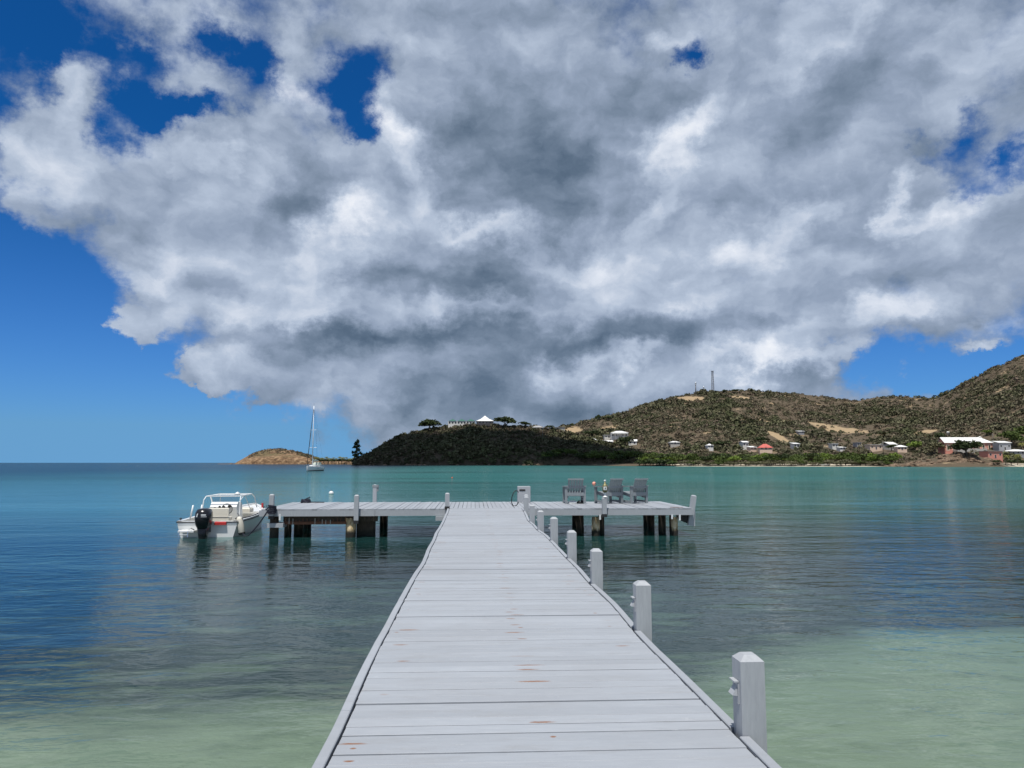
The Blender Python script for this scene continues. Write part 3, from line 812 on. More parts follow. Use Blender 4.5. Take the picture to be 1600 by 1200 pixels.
# piles
def pile(px, base, Y, r, m=M_PILE, top=ZT - .24, sq=False):
    q = P(px, base, Y); mb = MB()
    if sq: mb.box((q.x, Y, (top - 2.6) / 2), (2 * r, 2 * r, top + 2.6))
    else:
        n = 12; pts = [(q.x + prs.uniform(-.008, .008), Y, z) for z in np.linspace(-2.8, top, 8)]
        mb.tube(pts, [r * prs.uniform(.93, 1.05) for _ in pts], n)
    return mb.build('pile', m, pier)
for a in [(428, 838, YT0 + .2, .15), (449.5, 835, YT0 + 1.0, .115), (466, 835, YT0 + 1.2, .145), (906, 832, YT0 + .9, .135), (940, 836, YT0 + .75, .10),
          (1018, 833, YT0 + 1.7, .12), (1035, 834, YT0 + .9, .13), (1049, 834, YT0 + .75, .07), (480, 812, YT1 - .4, .15), (600, 812, YT1 - .4, .15), (760, 812, YT1 - .4, .15), (900, 812, YT1 - .4, .15), (1010, 812, YT1 - .4, .13)]:
    pile(*a)
pile(572, 832, YT0 + .75, .27, sq=True)
for a in [(548, 835, YT0 + .22, .165), (931, 836, YT0 + .28, .135), (1054, 836, YT0 + .22, .11)]:
    pile(*a, m=M_PILE2, top=ZT - .30)
for (px, py0, py1) in [(937.5, 804, 812), (1050, 804, 811), (1062, 804, 813), (437.5, 803, 813), (558, 804, 813)]:
    a, b = P(px, py0, YT0 - .03), P(px, py1, YT0 - .03)
    MB().box((a.x, YT0 - .03, (a.z + b.z) / 2), (.055, .03, a.z - b.z)).build('strap', M_WTUBE, pier)
# old bearer with rusted straps under the left arm
ax0, ax1 = P(444, 810, YT0 + .3).x, P(590, 810, YT0 + .3).x
MB().box(((ax0 + ax1) / 2, YT0 + .30, ZT - .315), (ax1 - ax0, .22, .17)).build('bearer', M_PILE, pier)
bx0, bx1 = P(444, 815, YT0 + .2).x, P(542, 815, YT0 + .2).x
MB().box(((bx0 + bx1) / 2, YT0 + .2, ZT - .445), (bx1 - bx0, .20, .085)).build('bearer', M_RUST, pier)
for i in range(17):
    xx = bx0 + .05 + (bx1 - bx0 - .1) * i / 16
    hgt = prs.uniform(.12, .20)
    MB().box((xx + prs.uniform(-.02, .02), YT0 + .085, ZT - .44 + hgt / 2 - .03), (.016, .012, hgt)).build('rusted_strap', M_GALV if prs.random() < .6 else M_RUST, pier)
# low landing step at the left end
sx0, sx1 = P(418, 816, YT0 - .05).x, P(443, 816, YT0 - .05).x
MB().box(((sx0 + sx1) / 2, YT0 + .15, ZT - .50), (sx1 - sx0, .5, .13)).build('landing_step', M_POST, pier)
# splayed fender board under the right corner
a = P(1054, 803, YT0 + .25); b = P(1085, 803, YT0 + .25); c = P(1085, 822, YT0 + .25); d = P(1062, 813, YT0 + .25)
MB().prism([(a.x, a.z), (b.x, b.z), (c.x, c.z), (d.x, d.z)], 'y', YT0 + .22, YT0 + .27).build('brace_board', M_RUBBER, pier)
a = P(1084, 797, YT0 + .2); b = P(1083, 822, YT0 + .2)
MB().bar((a.x, YT0 + .2, a.z), (b.x, YT0 + .2, b.z), .09, .09).build('fender_timber', M_POST, pier)
MB().box((TX1 - .45, YT0 + .2, ZT + .008), (.42, .07, .012)).build('patch_plate', M_RUST, pier)
# ---------------------------------------------------------------- motor boat moored at the left end of the pier
def hull_sections(L, B, n, keel, sheer, full=0.75, flare=0.0):
    out = []
    for i in range(n + 1):
        t = i / n
        hb = B / 2 * (1 - max(0, (t - full * .55) / (1 - full * .55)) ** 2.4) * (0.94 + .06 * min(1, t * 4))
        hb = max(hb, 0.02); out.append((t * L, hb, keel(t), sheer(t)))
    return out
boat = thing('motor_boat', 'white centre console motor boat moored at the left end of the pier', 'boat', (-8.42, 24.75, 0.0), R(1.5))
BL, BB = 5.7, 1.98
kl = lambda t: -0.26 + 0.42 * max(0, t - .62) ** 2 * 4
sh = lambda t: 0.50 + 0.26 * t ** 2
secs = hull_sections(BL, BB, 14, kl, sh)
def sec_pts(y, hb, k, s):
    half = [(0, k), (hb * .78, k + .17), (hb * .86, k + .24), (hb * .97, s - .16), (hb, s)]
    return [(-x, y, z) for x, z in reversed(half)] + [(x, y, z) for x, z in half[1:]]
hl = MB(); hl.loft([sec_pts(*q) for q in secs], close=True, smooth=False)
hull = hl.build('hull', M_WHITE, boat)
# gunwale, inner liner and sole
gw = MB(); W = .13
for sgn in (-1, 1):
    rows = []
    for (y, hb, k, s) in secs:
        o, i = hb + .012, max(hb - W, .004)
        rows.append([(sgn * o, y, s - .05), (sgn * o, y, s + .02), (sgn * i, y, s + .025), (sgn * max(i - .02, .002), y, .20 if i > .05 else s)])
    gw.loft(rows, close=False, smooth=False)
gw.build('gunwale', M_WHITE, boat)
rr = MB()
for sgn in (-1, 1): rr.tube([(sgn * (hb + .018), y, s - .03) for (y, hb, k, s) in secs], .018, 6)
rr.tube([(-BB / 2 * .93, -.012, .475), (-BB / 2 * .35, -.012, .475)], .018, 6).tube([(BB / 2 * .35, -.012, .475), (BB / 2 * .93, -.012, .475)], .018, 6)
rr.build('rub_rail', M_RUBBER, boat)
fl = MB(); vs = []; fs = []
for (y, hb, k, s) in secs:
    w = max(hb - W - .01, .003); vs += [(-w, y, .21), (w, y, .21)]
for i in range(len(secs) - 1): fs.append((2 * i, 2 * i + 1, 2 * i + 3, 2 * i + 2))
fl.add(vs, fs).build('deck_sole', M_CREAM, boat)
tb = MB(); tb.box((0, .22, .30), (BB * .80, .30, .22)); tb.box((-.62, .10, .45), (.55, .22, .10)); tb.box((.62, .10, .45), (.55, .22, .10))
tb.build('transom_well', M_WHITE, boat)
# raised casting deck and seat in the bow
bo = MB(); bo.loft([[(-max(hb - W, .02), y, .22), (-max(hb - W, .02), y, s - .03), (max(hb - W, .02), y, s - .03), (max(hb - W, .02), y, .22)] for (y, hb, k, s) in secs[9:]], smooth=False)
bo.build('bow_deck', M_WHITE, boat)
cu = MB(); cu.box((0, 3.35, .66), (1.0, .5, .16), ch=.04); cu.build('bow_cushion', M_CREAM, boat)
# console
co = MB()
co.prism([(1.75, .21), (1.62, .86), (1.78, 1.02), (2.25, .98), (2.50, .21)], 'x', -.44, .44)
con = co.build('console', M_WHITE, boat)
for (x, z, r) in [(-.28, .80, .055), (-.12, .86, .04), (.02, .86, .04), (.2, .88, .05)]:
    yy = 1.62 + (0.86 - z) * .2 - .012
    MB().tube([(x, yy, z), (x, yy + .03, z)], r, 12).build('gauge', M_RUBBER, con)
wh = MB(); wp = [(.16 + .17 * math.cos(t), 1.50 - .03 * math.sin(t), .80 + .17 * math.sin(t)) for t in np.linspace(0, 2 * math.pi, 21)]
wh.tube(wp, .014, 6, cap=False); wh.tube([(.16, 1.50, .80), (.16, 1.66, .78)], .02, 6)
for t in (0.5, 2.6, 4.7): wh.tube([(.16, 1.50, .80), (.16 + .17 * math.cos(t), 1.50, .80 + .17 * math.sin(t))], .01, 5)
wh.build('steering_wheel', M_RUBBER, con)
MB().box((0, 1.40, .30), (.50, .16, .16)).build('step_box', M_CREAM, con)
ws = MB(); ws.prism([(1.80, 1.02), (1.98, 1.24), (1.995, 1.24), (1.83, 1.02)], 'x', -.42, .42); 
def m_perspex(b):
    nt = S.nt; t = nt.nodes.new('ShaderNodeBsdfTransparent'); t.inputs[0].default_value = (.85, .9, .92, 1)
    g = nt.nodes.new('ShaderNodeBsdfGlossy'); g.inputs['Roughness'].default_value = .05
    m = nt.nodes.new('ShaderNodeMixShader'); m.inputs[0].default_value = .12
    nt.links.new(t.outputs[0], m.inputs[1]); nt.links.new(g.outputs[0], m.inputs[2]); nt.links.new(m.outputs[0], nt.nodes['Material Output'].inputs[0])
M_PERSPEX = mat('perspex', m_perspex)
ws.build('windscreen', M_PERSPEX, con)
# leaning-post seat and side panels
st = MB(); st.box((0, .98, .52), (.86, .40, .12), ch=.03); st.box((-.36, 1.0, .33), (.07, .34, .26)); st.box((.36, 1.0, .33), (.07, .34, .26)); st.build('seat', M_CREAM, boat)
sb = MB(); sb.box((.0, .80, .74), (.86, .09, .26), ch=.02); sb.build('seat_back', M_CREAM, boat)
# white tube frame (folded top) over the console
fr = MB()
for sgn in (-1, 1):
    fr.tube([(sgn * .62, 1.35, .62), (sgn * .60, 1.45, 1.10), (sgn * .57, 1.60, 1.22), (sgn * .57, 3.05, 1.24), (sgn * .60, 3.30, 1.12), (sgn * .66, 3.42, .74)], .017, 6)
    fr.tube([(sgn * .57, 2.1, 1.23), (sgn * .62, 2.75, .68)], .013, 6); fr.tube([(sgn * .57, 2.0, 1.23), (sgn * .45, 1.85, 1.0)], .013, 6)
for yy, zz in ((1.60, 1.22), (2.35, 1.235), (3.05, 1.24)): fr.tube([(-.57, yy, zz), (.57, yy, zz)], .017, 6)
fr.build('tube_frame', M_WTUBE, boat)
MB().lathe([(.10, 0), (.10, .03), (.04, .07), (.01, .09)], (.25, 2.35, 1.25), 12).build('antenna_dome', M_WHITE, boat)
for (x, y) in ((-.72, .55), (-.50, .75)):
    MB().tube([(x, y, .52), (x + .07, y + .02, .98)], .026, 8).build('rod_holder', M_WTUBE, boat)
# outboard
ob = MB()
def ring(y, z, w, d, n=12, p=3.0):
    r = []
    for k in range(n):
        t = 2 * math.pi * k / n; c, s_ = math.cos(t), math.sin(t)
        r.append((math.copysign(abs(c) ** (2 / p), c) * w, y + math.copysign(abs(s_) ** (2 / p), s_) * d, z))
    return r
rings = [ring(-.36, .30, .15, .22), ring(-.36, .42, .215, .30), ring(-.37, .62, .235, .33), ring(-.36, .80, .225, .32), ring(-.34, .90, .18, .27), ring(-.33, .93, .09, .16)]
vs = [p for r in rings for p in r]; fs = []
for i in range(len(rings) - 1):
    for k in range(12): a, b2 = i * 12 + k, i * 12 + (k + 1) % 12; fs.append((a, b2, b2 + 12, a + 12))
fs += [tuple(reversed(range(12))), tuple(range(60, 72))]
ob.add(vs, fs, True)
obo = ob.build('outboard_motor', M_BLACK, boat)
lg = MB(); lg.loft([ring(-.38, z, w, d) + [ring(-.38, z, w, d)[0]] for z, w, d in ((.36, .17, .21), (.10, .13, .17), (-.10, .10, .15), (-.45, .04, .12))], smooth=True)
lg.box((0, -.16, .34), (.26, .24, .34)); lg.box((0, -.36, -.05), (.26, .40, .03)); lg.build('motor_leg', M_BLACK, obo)
dc = MB(); dc.box((.09, -.702, .745), (.15, .006, .035)); dc.box((.10, -.702, .69), (.17, .006, .014)); dc.box((-.10, -.700, .735), (.03, .006, .11), M=Matrix.Rotation(R(14), 4, 'Y'))
dc.build('cowling_stripe', M_WTUBE, obo)
# stern platform with folding ladder, red fuel tank, small fittings
pf = MB(); pf.box((-.52, -.20, .22), (.48, .40, .06), ch=.012); pf.build('swim_platform', M_WHITE, boat)
ld = MB()
for x in (-.70, -.44): ld.tube([(x, -.44, .24), (x, -.47, .05)], .014, 6)
for z in (.22, .12): ld.tube([(-.70, -.455, z), (-.44, -.455, z)], .014, 6)
ld.tube([(-.46, -.30, .26), (-.36, -.42, .32), (-.30, -.30, .26)], .016, 6); ld.build('ladder', M_CHROME, boat)
MB().box((.42, -.03, .44), (.36, .12, .10), ch=.02).build('fuel_tank', M_RED, boat)
for (x, y, z) in ((-.86, .10, .54), (.86, .10, .54), (-.70, 4.2, .66), (.72, 4.2, .66)):
    MB().box((x, y, z + .02), (.03, .06, .04)).tube([(x, y - .09, z + .05), (x, y + .09, z + .05)], .014, 6).build('cleat', M_RUBBER, boat)
nav = MB(); nav.box((.62, 4.4, .76), (.06, .08, .16)); nav.build('nav_light', M_RED, boat)
# fender hanging from the quarter (a thing of its own)
fe = thing('fender', 'white cylindrical fender hanging over the boat side next to the pier', 'fender', (-7.37, 24.9, .08), 0)
fb_ = MB(); fb_.lathe([(.02, 0), (.09, .02), (.11, .06), (.11, .47), (.08, .53), (.03, .57)], n=14); f1 = fb_.build('fender_body', M_CREAM, fe)
f1.rotation_euler = (0, R(-12), 0)
f2 = MB().lathe([(.02, -.012), (.10, .0), (.1135, .045), (.1135, .06)], n=14).build('fender_end', M_RUBBER, fe); f2.rotation_euler = (0, R(-12), 0)
MB().tube([(-.12, 0, .56), (-.16, .02, .66)], .008, 5).build('lanyard', M_ROPE, fe)
def sag(a, b, s, n=12):
    a, b = Vector(a), Vector(b)
    return [a.lerp(b, i / n) - Vector((0, 0, s * math.sin(math.pi * i / n))) for i in range(n + 1)]
cp = P(425, 797, YF)
tag(MB().tube(sag((-7.52, 24.95, .56), (cp.x - .10, YF + .02, .95), .06), .018, 6).build('mooring_line', M_ROPE),
    'dark stern line running from boat quarter up to corner post', 'rope')
tag(MB().tube(sag((cp.x - .12, YF - .02, .86), (-6.98, YT0 - .1, .10), .05), .022, 6).tube(sag((-6.98, YT0 - .1, .10), (-7.55, 25.2, .30), .12), .016, 6).build('slack_line', M_ROPE),
    'slack dark rope hanging from corner post down beside fender', 'rope')
tag(MB().tube(sag((cp.x - .06, YF + .09, .92), (-7.70, 28.9, .76), .10), .016, 6).build('bow_line', M_ROPE), 'dark bow line from the boat to the pier corner post', 'rope')
wr = MB()
for i, zz in enumerate((.80, .85, .90, .95, 1.0)):
    wr.tube([(cp.x + .115 * math.cos(t) * 1.0, YF + .115 * math.sin(t), zz + .02 * math.sin(t * 1.0 + i)) for t in np.linspace(0, 2 * math.pi, 13)], .026, 6, cap=False)
tag(wr.build('rope_coil', M_ROPE), 'dark rope wound round the left corner post of the pier', 'rope')

# ---------------------------------------------------------------- sailing yacht at anchor
q = on_z(488, 736, 0.0)
yacht = thing('sailing_yacht', 'white sailing yacht at anchor with bare mast, bow towards us', 'yacht', (q.x, q.y + 2, 0), R(180 - 8))
YL, YB = 11.5, 3.5
def ysec(t):
    y = (t - .5) * YL
    hb = YB / 2 * (0.70 + .30 * min(1, t / .35)) if t < .35 else YB / 2 * max(.015, (1 - ((t - .35) / .65) ** 2.1))
    s = 1.05 + .38 * t ** 2; k = -.35 + .55 * max(0, t - .7) ** 2 * 8 + .25 * max(0, .15 - t) * 4
    half = [(0, k), (hb * .55, k + .22), (hb * .9, .30 + .2 * t), (hb, s)]
    return y, hb, s, [(-x, y, z) for x, z in reversed(half)] + [(x, y, z) for x, z in half[1:]]
ys = [ysec(i / 16) for i in range(17)]
hh = MB(); hh.loft([r[3] for r in ys], smooth=True); yh = hh.build('hull', M_WHITE, yacht)
dk = MB(); vs = []; fs = []
for (y, hb, s, _) in ys: vs += [(-hb, y, s + .02), (0, y, s + .10), (hb, y, s + .02)]
for i in range(16):
    for j in (0, 1): a = 3 * i + j; fs.append((a, a + 1, a + 4, a + 3))
dk.add(vs, fs).build('deck', M_WHITE, yacht)
bt = MB(); bt.loft([[(-hb * 1.012 - .01, y, .16 + .02), (-hb * .93 - .012, y, -.02), (hb * .93 + .012, y, -.02), (hb * 1.012 + .01, y, .18)] for (y, hb, s, _) in [(r[0], r[1] * (.82), r[2], 0) for r in ys[:-1]]], smooth=True)
bt.build('waterline_stripe', M_RUBBER, yacht)
cb_ = MB(); cb_.loft([[(-w, y, 1.1), (-w * .85, y, h), (w * .85, y, h), (w, y, 1.1)] for y, w, h in ((-2.2, 1.15, 1.62), (-1.8, 1.15, 1.70), (1.4, .95, 1.62), (2.6, .55, 1.36))], smooth=False)
cbo = cb_.build('cabin', M_WHITE, yacht)
for sgn in (-1, 1):
    for y in (-1.3, -.3, .7): MB().box((sgn * (1.06 - .05 * y * .5), y, 1.40), (.03, .62, .16)).build('cabin_window', M_GLASS, cbo)
    MB().tube([(sgn * 1.66, 1.3, .78), (sgn * 1.72, 1.3, .78)], .13, 10).build('portlight', M_GLASS, yh)
dg = MB(); dg.loft([[(-1.1, y, 1.6), (-.95, y, z), (.95, y, z), (1.1, y, 1.6)] for y, z in ((-3.3, 2.45), (-2.3, 2.45), (-1.7, 1.75))], smooth=False); dg.build('spray_hood', M_CANVAS, yacht)
mt = MB(); mt.tube([(0, 1.3, 1.5), (0, 1.3, 9), (0, 1.3, 18.6)], [.12, .115, .075], 10); mo = mt.build('mast', M_ALU, yacht)
for z, w in ((6.6, 1.15), (11.6, .85)):
    MB().tube([(-w, 1.2, z + .08), (0, 1.3, z), (w, 1.2, z + .08)], .045, 6).build('spreader', M_ALU, mo)
MB().tube([(0, 1.3, 18.6), (0, 1.3, 19.5)], .02, 5).build('masthead_aerial', M_RUBBER, mo)
bm_ = MB(); bm_.tube([(0, 1.15, 2.75), (0, -3.6, 2.85)], .09, 8); bmo = bm_.build('boom', M_ALU, yacht)
sc_ = MB(); sc_.tube([(0, 1.2, 3.5), (0, .8, 3.1), (0, -1, 3.02), (0, -3.4, 2.98)], [.17, .27, .24, .12], 8); sc_.build('sail_cover', M_CANVAS, bmo)
ru = MB(); ru.tube([(0, 5.6, 1.6), (0, 3.8, 8.6), (0, 1.5, 17.8)], [.07, .11, .05], 8); ru.build('furled_jib', M_RUBBER, yacht)
rg = MB()
for sgn in (-1, 1):
    rg.tube([(sgn * 1.6, 1.2, 1.2), (sgn * 1.15, 1.2, 6.68), (sgn * .85, 1.2, 11.68), (0, 1.3, 18.3)], .012, 4)
    rg.tube([(sgn * 1.0, -5.6, 1.2), (0, 1.25, 18.5)], .010, 4)
rg.build('rigging', M_RUBBER, yacht)
rl = MB()
for sgn in (-1, 1):
    pts = [(sgn * max(r[1] - .05, .05), r[0], r[2] + .62) for r in ys[1:16]]
    rl.tube(pts, .014, 4)
    for r in ys[1:16:2]: rl.tube([(sgn * max(r[1] - .05, .05), r[0], r[2]), (sgn * max(r[1] - .05, .05), r[0], r[2] + .62)], .014, 4)
rl.build('guard_rail', M_CHROME, yacht)
# mooring buoys
def buoy(px, py, r, m, label):
    q = on_z(px, py, 0.0)
    t = thing('mooring_buoy', label, 'buoy', (q.x, q.y, 0), 0, 'mooring buoys in the bay')
    MB().lathe([(r * .3, -r * .45), (r * .8, -r * .25), (r, r * .25), (r * .9, r * .75), (r * .55, r * 1.1), (r * .12, r * 1.25)], n=16).build('float', m, t)
    MB().tube([(.0, 0, r * 1.15), (r * .22, 0, r * 1.45), (0, 0, r * 1.75), (-r * .22, 0, r * 1.45), (0, 0, r * 1.15)], r * .07, 5).build('ring', M_RUBBER, t)
buoy(517.5, 772, .19, M_WHITE, 'round white mooring buoy floating behind left arm of pier')
buoy(706.5, 747, .13, M_ORANGE, 'tiny orange buoy floating far behind the pier')
# ---------------------------------------------------------------- slatted garden chairs on the pier head
def make_chair(label):
    t = thing('garden_chair', label, 'chair', (0, 0, 0), 0, 'grey slatted chairs on the pier head')
    W = .74                                     # faces +Y; we see its back
    for sx in (-1, 1):
        MB().box((sx * (W / 2 - .04), -.30, .31), (.085, .075, .62)).build('leg', M_GREYP, t)
        MB().box((sx * (W / 2 - .04), .36, .28), (.085, .075, .56)).build('leg', M_GREYP, t)
        ar = MB(); ar.prism([(-.37, .60), (-.37, .635), (.46, .60), (.46, .565)], 'x', sx * (W / 2 - .04) - .065, sx * (W / 2 - .04) + .065); ar.build('armrest', M_GREYP, t)
        MB().bar((sx * (W / 2 - .04), -.30, .07), (sx * (W / 2 - .04), .36, .07), .05, .07).build('side_rail', M_GREYP, t)
        MB().bar((sx * (W / 2 - .105), -.28, .24), (sx * (W / 2 - .105), .42, .38), .04, .10).build('seat_rail', M_GREYP, t)
    MB().box((0, -.33, .335), (W - .12, .035, .12)).build('back_rail', M_GREYP, t)
    MB().box((0, -.34, .585), (W - .10, .035, .085)).build('back_rail', M_GREYP, t)
    MB().box((0, .42, .34), (W - .14, .035, .10)).build('front_rail', M_GREYP, t)
    for i in range(6):
        MB().box((0, -.20 + i * .115, .275 + (i * .115) * .2), (W - .18, .10, .022), M=Matrix.Rotation(R(11), 4, 'X')).build('seat_slat', M_GREYP, t)
    for i in range(6):
        x = (i - 2.5) * .094
        MB().bar((x, -.16, .26), (x, -.46, .86), .070, .020, up=(0, 1, 0)).build('back_slat', M_GREYP, t)
    MB().bar((-.285, -.47, .865), (.285, -.47, .865), .05, .05).build('top_rail', M_GREYP, t)
    return t
c1 = make_chair('grey slatted chair seen square from behind, nearest the walkway')
q = at_y(897, 784, YT0 + 3.0); c1.location = (q.x, YT0 + 2.95, ZT + .004)
for (px, dy_, rz, lab) in ((952, 2.9, 27, 'grey slatted chair turned left, middle of the three, behind the lantern'),
                           (990.5, 2.95, 25, 'grey slatted chair turned left at the far right end of the row')):
    c = copy_tree(c1); c['label'] = lab
    q = at_y(px, 784, YT0 + dy_); c.location = (q.x, YT0 + dy_, ZT + .004); c.rotation_euler = (0, 0, R(rz))
# things lying about
q = at_y(898, 784, YT0 + 2.95)
tw = MB(); tw.box((0, 0, .03), (.26, .34, .06), ch=.02); tw.box((.02, .02, .075), (.20, .26, .03), ch=.012)
o = tw.build('folded_towel', M_WHITE, None, (q.x - .10, YT0 + 2.85, ZT + .004)); tag(o, 'white folded towel under the chair nearest the walkway', 'towel')
sh_ = thing('shoe', 'black shoe under the nearest chair, closer to the white towel', 'shoe', (q.x + .12, YT0 + 2.80, ZT + .004), R(8), 'black shoes under the chair')
def shoe(t):
    MB().loft([[(-w, y, 0), (-w, y, h * .5), (-w * .6, y, h), (w * .6, y, h), (w, y, h * .5), (w, y, 0)] for y, w, h in ((-.14, .035, .09), (-.08, .042, .11), (0, .042, .08), (.09, .05, .055), (.14, .03, .04))], smooth=True).build('upper', M_RUBBER, t)
    MB().box((0, 0, .008), (.092, .29, .016)).build('sole', M_DARKGREY, t)
shoe(sh_)
s2 = copy_tree(sh_); s2.location = (q.x + .25, YT0 + 2.84, ZT + .004); s2.rotation_euler = (0, 0, R(-14)); s2['label'] = 'black shoe under the nearest chair, closer to its right leg'
q = at_y(928.5, 762, YT0 + 2.7)
bl = thing('float_ball', 'small pink ball with a dark spot set on left arm of middle chair', 'ball', (q.x, YT0 + 2.75, ZT + .635), 0)
MB().lathe([(.012, 0), (.04, .008), (.062, .035), (.07, .07), (.06, .105), (.036, .13), (.009, .139)], n=16).build('ball', M_PINK, bl)
MB().tube([(.032, -.052, .077), (.037, -.063, .078)], .018, 10).build('valve_patch', M_RUBBER, bl)
# lantern standing on a front post
q = at_y(944, 777, YF)
ln = thing('lantern', 'brass lantern with a pale pane and white foot on a front post', 'lantern', (q.x + .03, YF, q.z + .001), 0)
MB().lathe([(.085, 0), (.075, .02), (.032, .05), (.028, .13), (.045, .15)], n=14).build('foot', M_WHITE, ln)
MB().lathe([(.05, .15), (.085, .19), (.085, .36), (.06, .40), (.03, .43), (.025, .49)], n=8).build('body', M_BRASS, ln)
MB().box((-.01, -.082, .285), (.105, .012, .11)).build('pane', M_WHITE, ln)
MB().box((-.003, -.090, .285), (.03, .006, .05), M=Matrix.Rotation(R(30), 4, 'Y')).build('pane_mark', M_DARKGREY, ln)
MB().lathe([(.015, .49), (.035, .51), (.035, .535), (.01, .555)], n=10).build('finial', M_WHITE, ln)
# service box by the junction with its hose
q = at_y(817, 782, YT1 - .35)
sv = thing('service_box', 'grey wooden service box with dark slot at end of walkway', 'service box', (q.x, YT1 - .35, ZT + .004), R(2))
bd = MB(); bd.box((0, 0, .29), (.40, .30, .58), ch=.01); bdo = bd.build('cabinet', M_POST, sv)
MB().box((.225, -.01, .29), (.075, .33, .585), ch=.006).build('side_board', M_POST, sv)
MB().box((-.035, -.152, .44), (.22, .012, .065)).build('slot', M_RUBBER, sv)
MB().box((.27, .02, .33), (.02, .2, .2)).build('hose_hanger', M_DARKGREY, sv)
q = at_y(803, 775, YT0 + 1.2)
hp = [(q.x + .13 * math.cos(t) + .05, YT0 + 1.2 + .06 * math.sin(t * 2), ZT + .26 + .25 * math.sin(t) + .06 * math.cos(t)) for t in np.linspace(.6, 5.6, 18)]
tag(MB().tube(hp, .016, 6).build('hose', M_RUBBER), 'black hose looped down beside the service box', 'hose')
# coil of rope and a cleat left on the left arm
q = at_y(483, 781, YT1 - .5)
hc = MB()
for i in range(4):
    r = .17 - .02 * i
    hc.tube([(q.x - .12 + r * math.cos(t) * (1 + .1 * i), YT1 - .5 + r * .8 * math.sin(t), ZT + .025 + .03 * i + .02 * math.sin(3 * t + i)) for t in np.linspace(0, 2 * math.pi, 17)], .02, 6, cap=False)
hc.tube([(q.x + .02, YT1 - .5, ZT + .03), (q.x + .3, YT1 - .55, ZT + .03), (q.x + .55, YT1 - .5, ZT + .025)], .02, 6)
hc.tube([(q.x - .2, YT1 - .5, ZT + .10), (q.x - .05, YT1 - .5, ZT + .17), (q.x + .02, YT1 - .45, ZT + .20)], .022, 6)
tag(hc.build('rope_heap', M_ROPE), 'heap of dark rope lying on the left arm of the pier', 'rope')
# ---------------------------------------------------------------- trees
trs = np.random.RandomState(5); trr = random.Random(15)
def m_crown(name, c1, c2):
    def fn(b):
        a = S.nt.nodes.new('ShaderNodeAttribute'); a.attribute_name = 'tone'
        t = sep(S(a.outputs['Color']))[0]
        c = mixc(t, c1, c2); c = mixc(obj_rand() * 0.45, c, tuple(0.5 * (u + v) * 1.35 for u, v in zip(c1, c2)))
        setp(b, c, 0.7, spec=0.2)
    return mat(name, fn)
LEAF = {
    'green': m_crown('green_leaves', (0.030, 0.050, 0.012), (0.115, 0.150, 0.036)),
    'dark': m_crown('dark_leaves', (0.016, 0.026, 0.009), (0.060, 0.080, 0.026)),
    'olive': m_crown('olive_leaves', (0.070, 0.072, 0.036), (0.190, 0.175, 0.100)),
    'bright': m_crown('bright_leaves', (0.060, 0.100, 0.014), (0.170, 0.230, 0.042)),
    'palm': m_crown('palm_fronds', (0.050, 0.065, 0.012), (0.190, 0.180, 0.045)),
}
M_BARK = plain('bark', (0.10, 0.080, 0.060), 0.9, 0.3, 3.0)
def crown_mesh(kind, key, lobes, nl, size):
    Vs, Cs = [], []
    for (cx, cy, cz, rx, rz) in lobes:
        n = nl
        V = leaf_cloud(n, rx, rz, size, trs, 0.5) + np.array([cx, cy, cz])
        Vs.append(V); Cs.append(np.repeat(np.clip(trs.rand(n) * .7 + .3 * trs.rand(), 0, 1), 3))
    V = np.concatenate(Vs); C = np.concatenate(Cs)[:, None].repeat(3, 1)
    return np_mesh('crown', V, np.arange(len(V)).reshape(-1, 3), LEAF[kind], {'tone': C})
_crowns = {}
def crown(kind, shape):
    k = (kind, shape, trr.randint(0, 3))
    if k not in _crowns:
        lobes = []
        if shape == 'dome':         # unit tree: 1 high, crown about 1 wide
            for i in range(9):
                a = i * 2.4; r = .30 * math.sqrt(i / 9.0)
                lobes.append((r * math.cos(a), r * math.sin(a), .38 + .27 * trr.random(), .20 + .08 * trr.random(), .22))
        elif shape == 'umbrella':
            for i in range(11):
                a = i * 2.4; r = .40 * math.sqrt(i / 11.0)
                lobes.append((r * math.cos(a), r * math.sin(a), .48 + .20 * trr.random() - .35 * r, .21, .30))
        elif shape == 'tall':
            for i in range(12):
                a = i * 2.4; z = .22 + .70 * i / 11
                r = .13 * (1 - i / 14) + .05 * trr.random()
                lobes.append((r * math.cos(a), r * math.sin(a), z, .14 - .06 * i / 11, .10))
        _crowns[k] = crown_mesh(kind, k, lobes, {'dome': 70, 'umbrella': 130, 'tall': 34}[shape], .050)
    return _crowns[k]
_trunk = {}
def trunk(shape):
    k = (shape, trr.randint(0, 2))
    if k not in _trunk:
        mb = MB(); ht = {'dome': .45, 'umbrella': .60, 'tall': .95}[shape]; w = .028
        mb.tube([(0, 0, -.25), (.01, 0, ht * .4), (-.01, .01, ht)], [w * 1.2, w, w * .5], 7)
        for i in range(5):
            a = i * 1.35 + trr.random(); r = .26 if shape != 'tall' else .12
            z0 = ht * trr.uniform(.35, .75)
            mb.tube([(0, 0, z0), (r * .5 * math.cos(a), r * .5 * math.sin(a), z0 + .12), (r * math.cos(a), r * math.sin(a), z0 + .22)], [w * .6, w * .45, w * .2], 5)
        _trunk[k] = mb.mesh('trunk', M_BARK)
    return _trunk[k]
def tree(name, base, hgt, wid, kind, shape, label, group):
    t = thing(name, label, 'tree', base, trr.uniform(0, 6.28), group)
    s = (wid, wid, hgt)
    for nm, me in (('crown', crown(kind, shape)), ('trunk', trunk(shape))):
        o = link(nm, me, t); o.scale = s
    return t
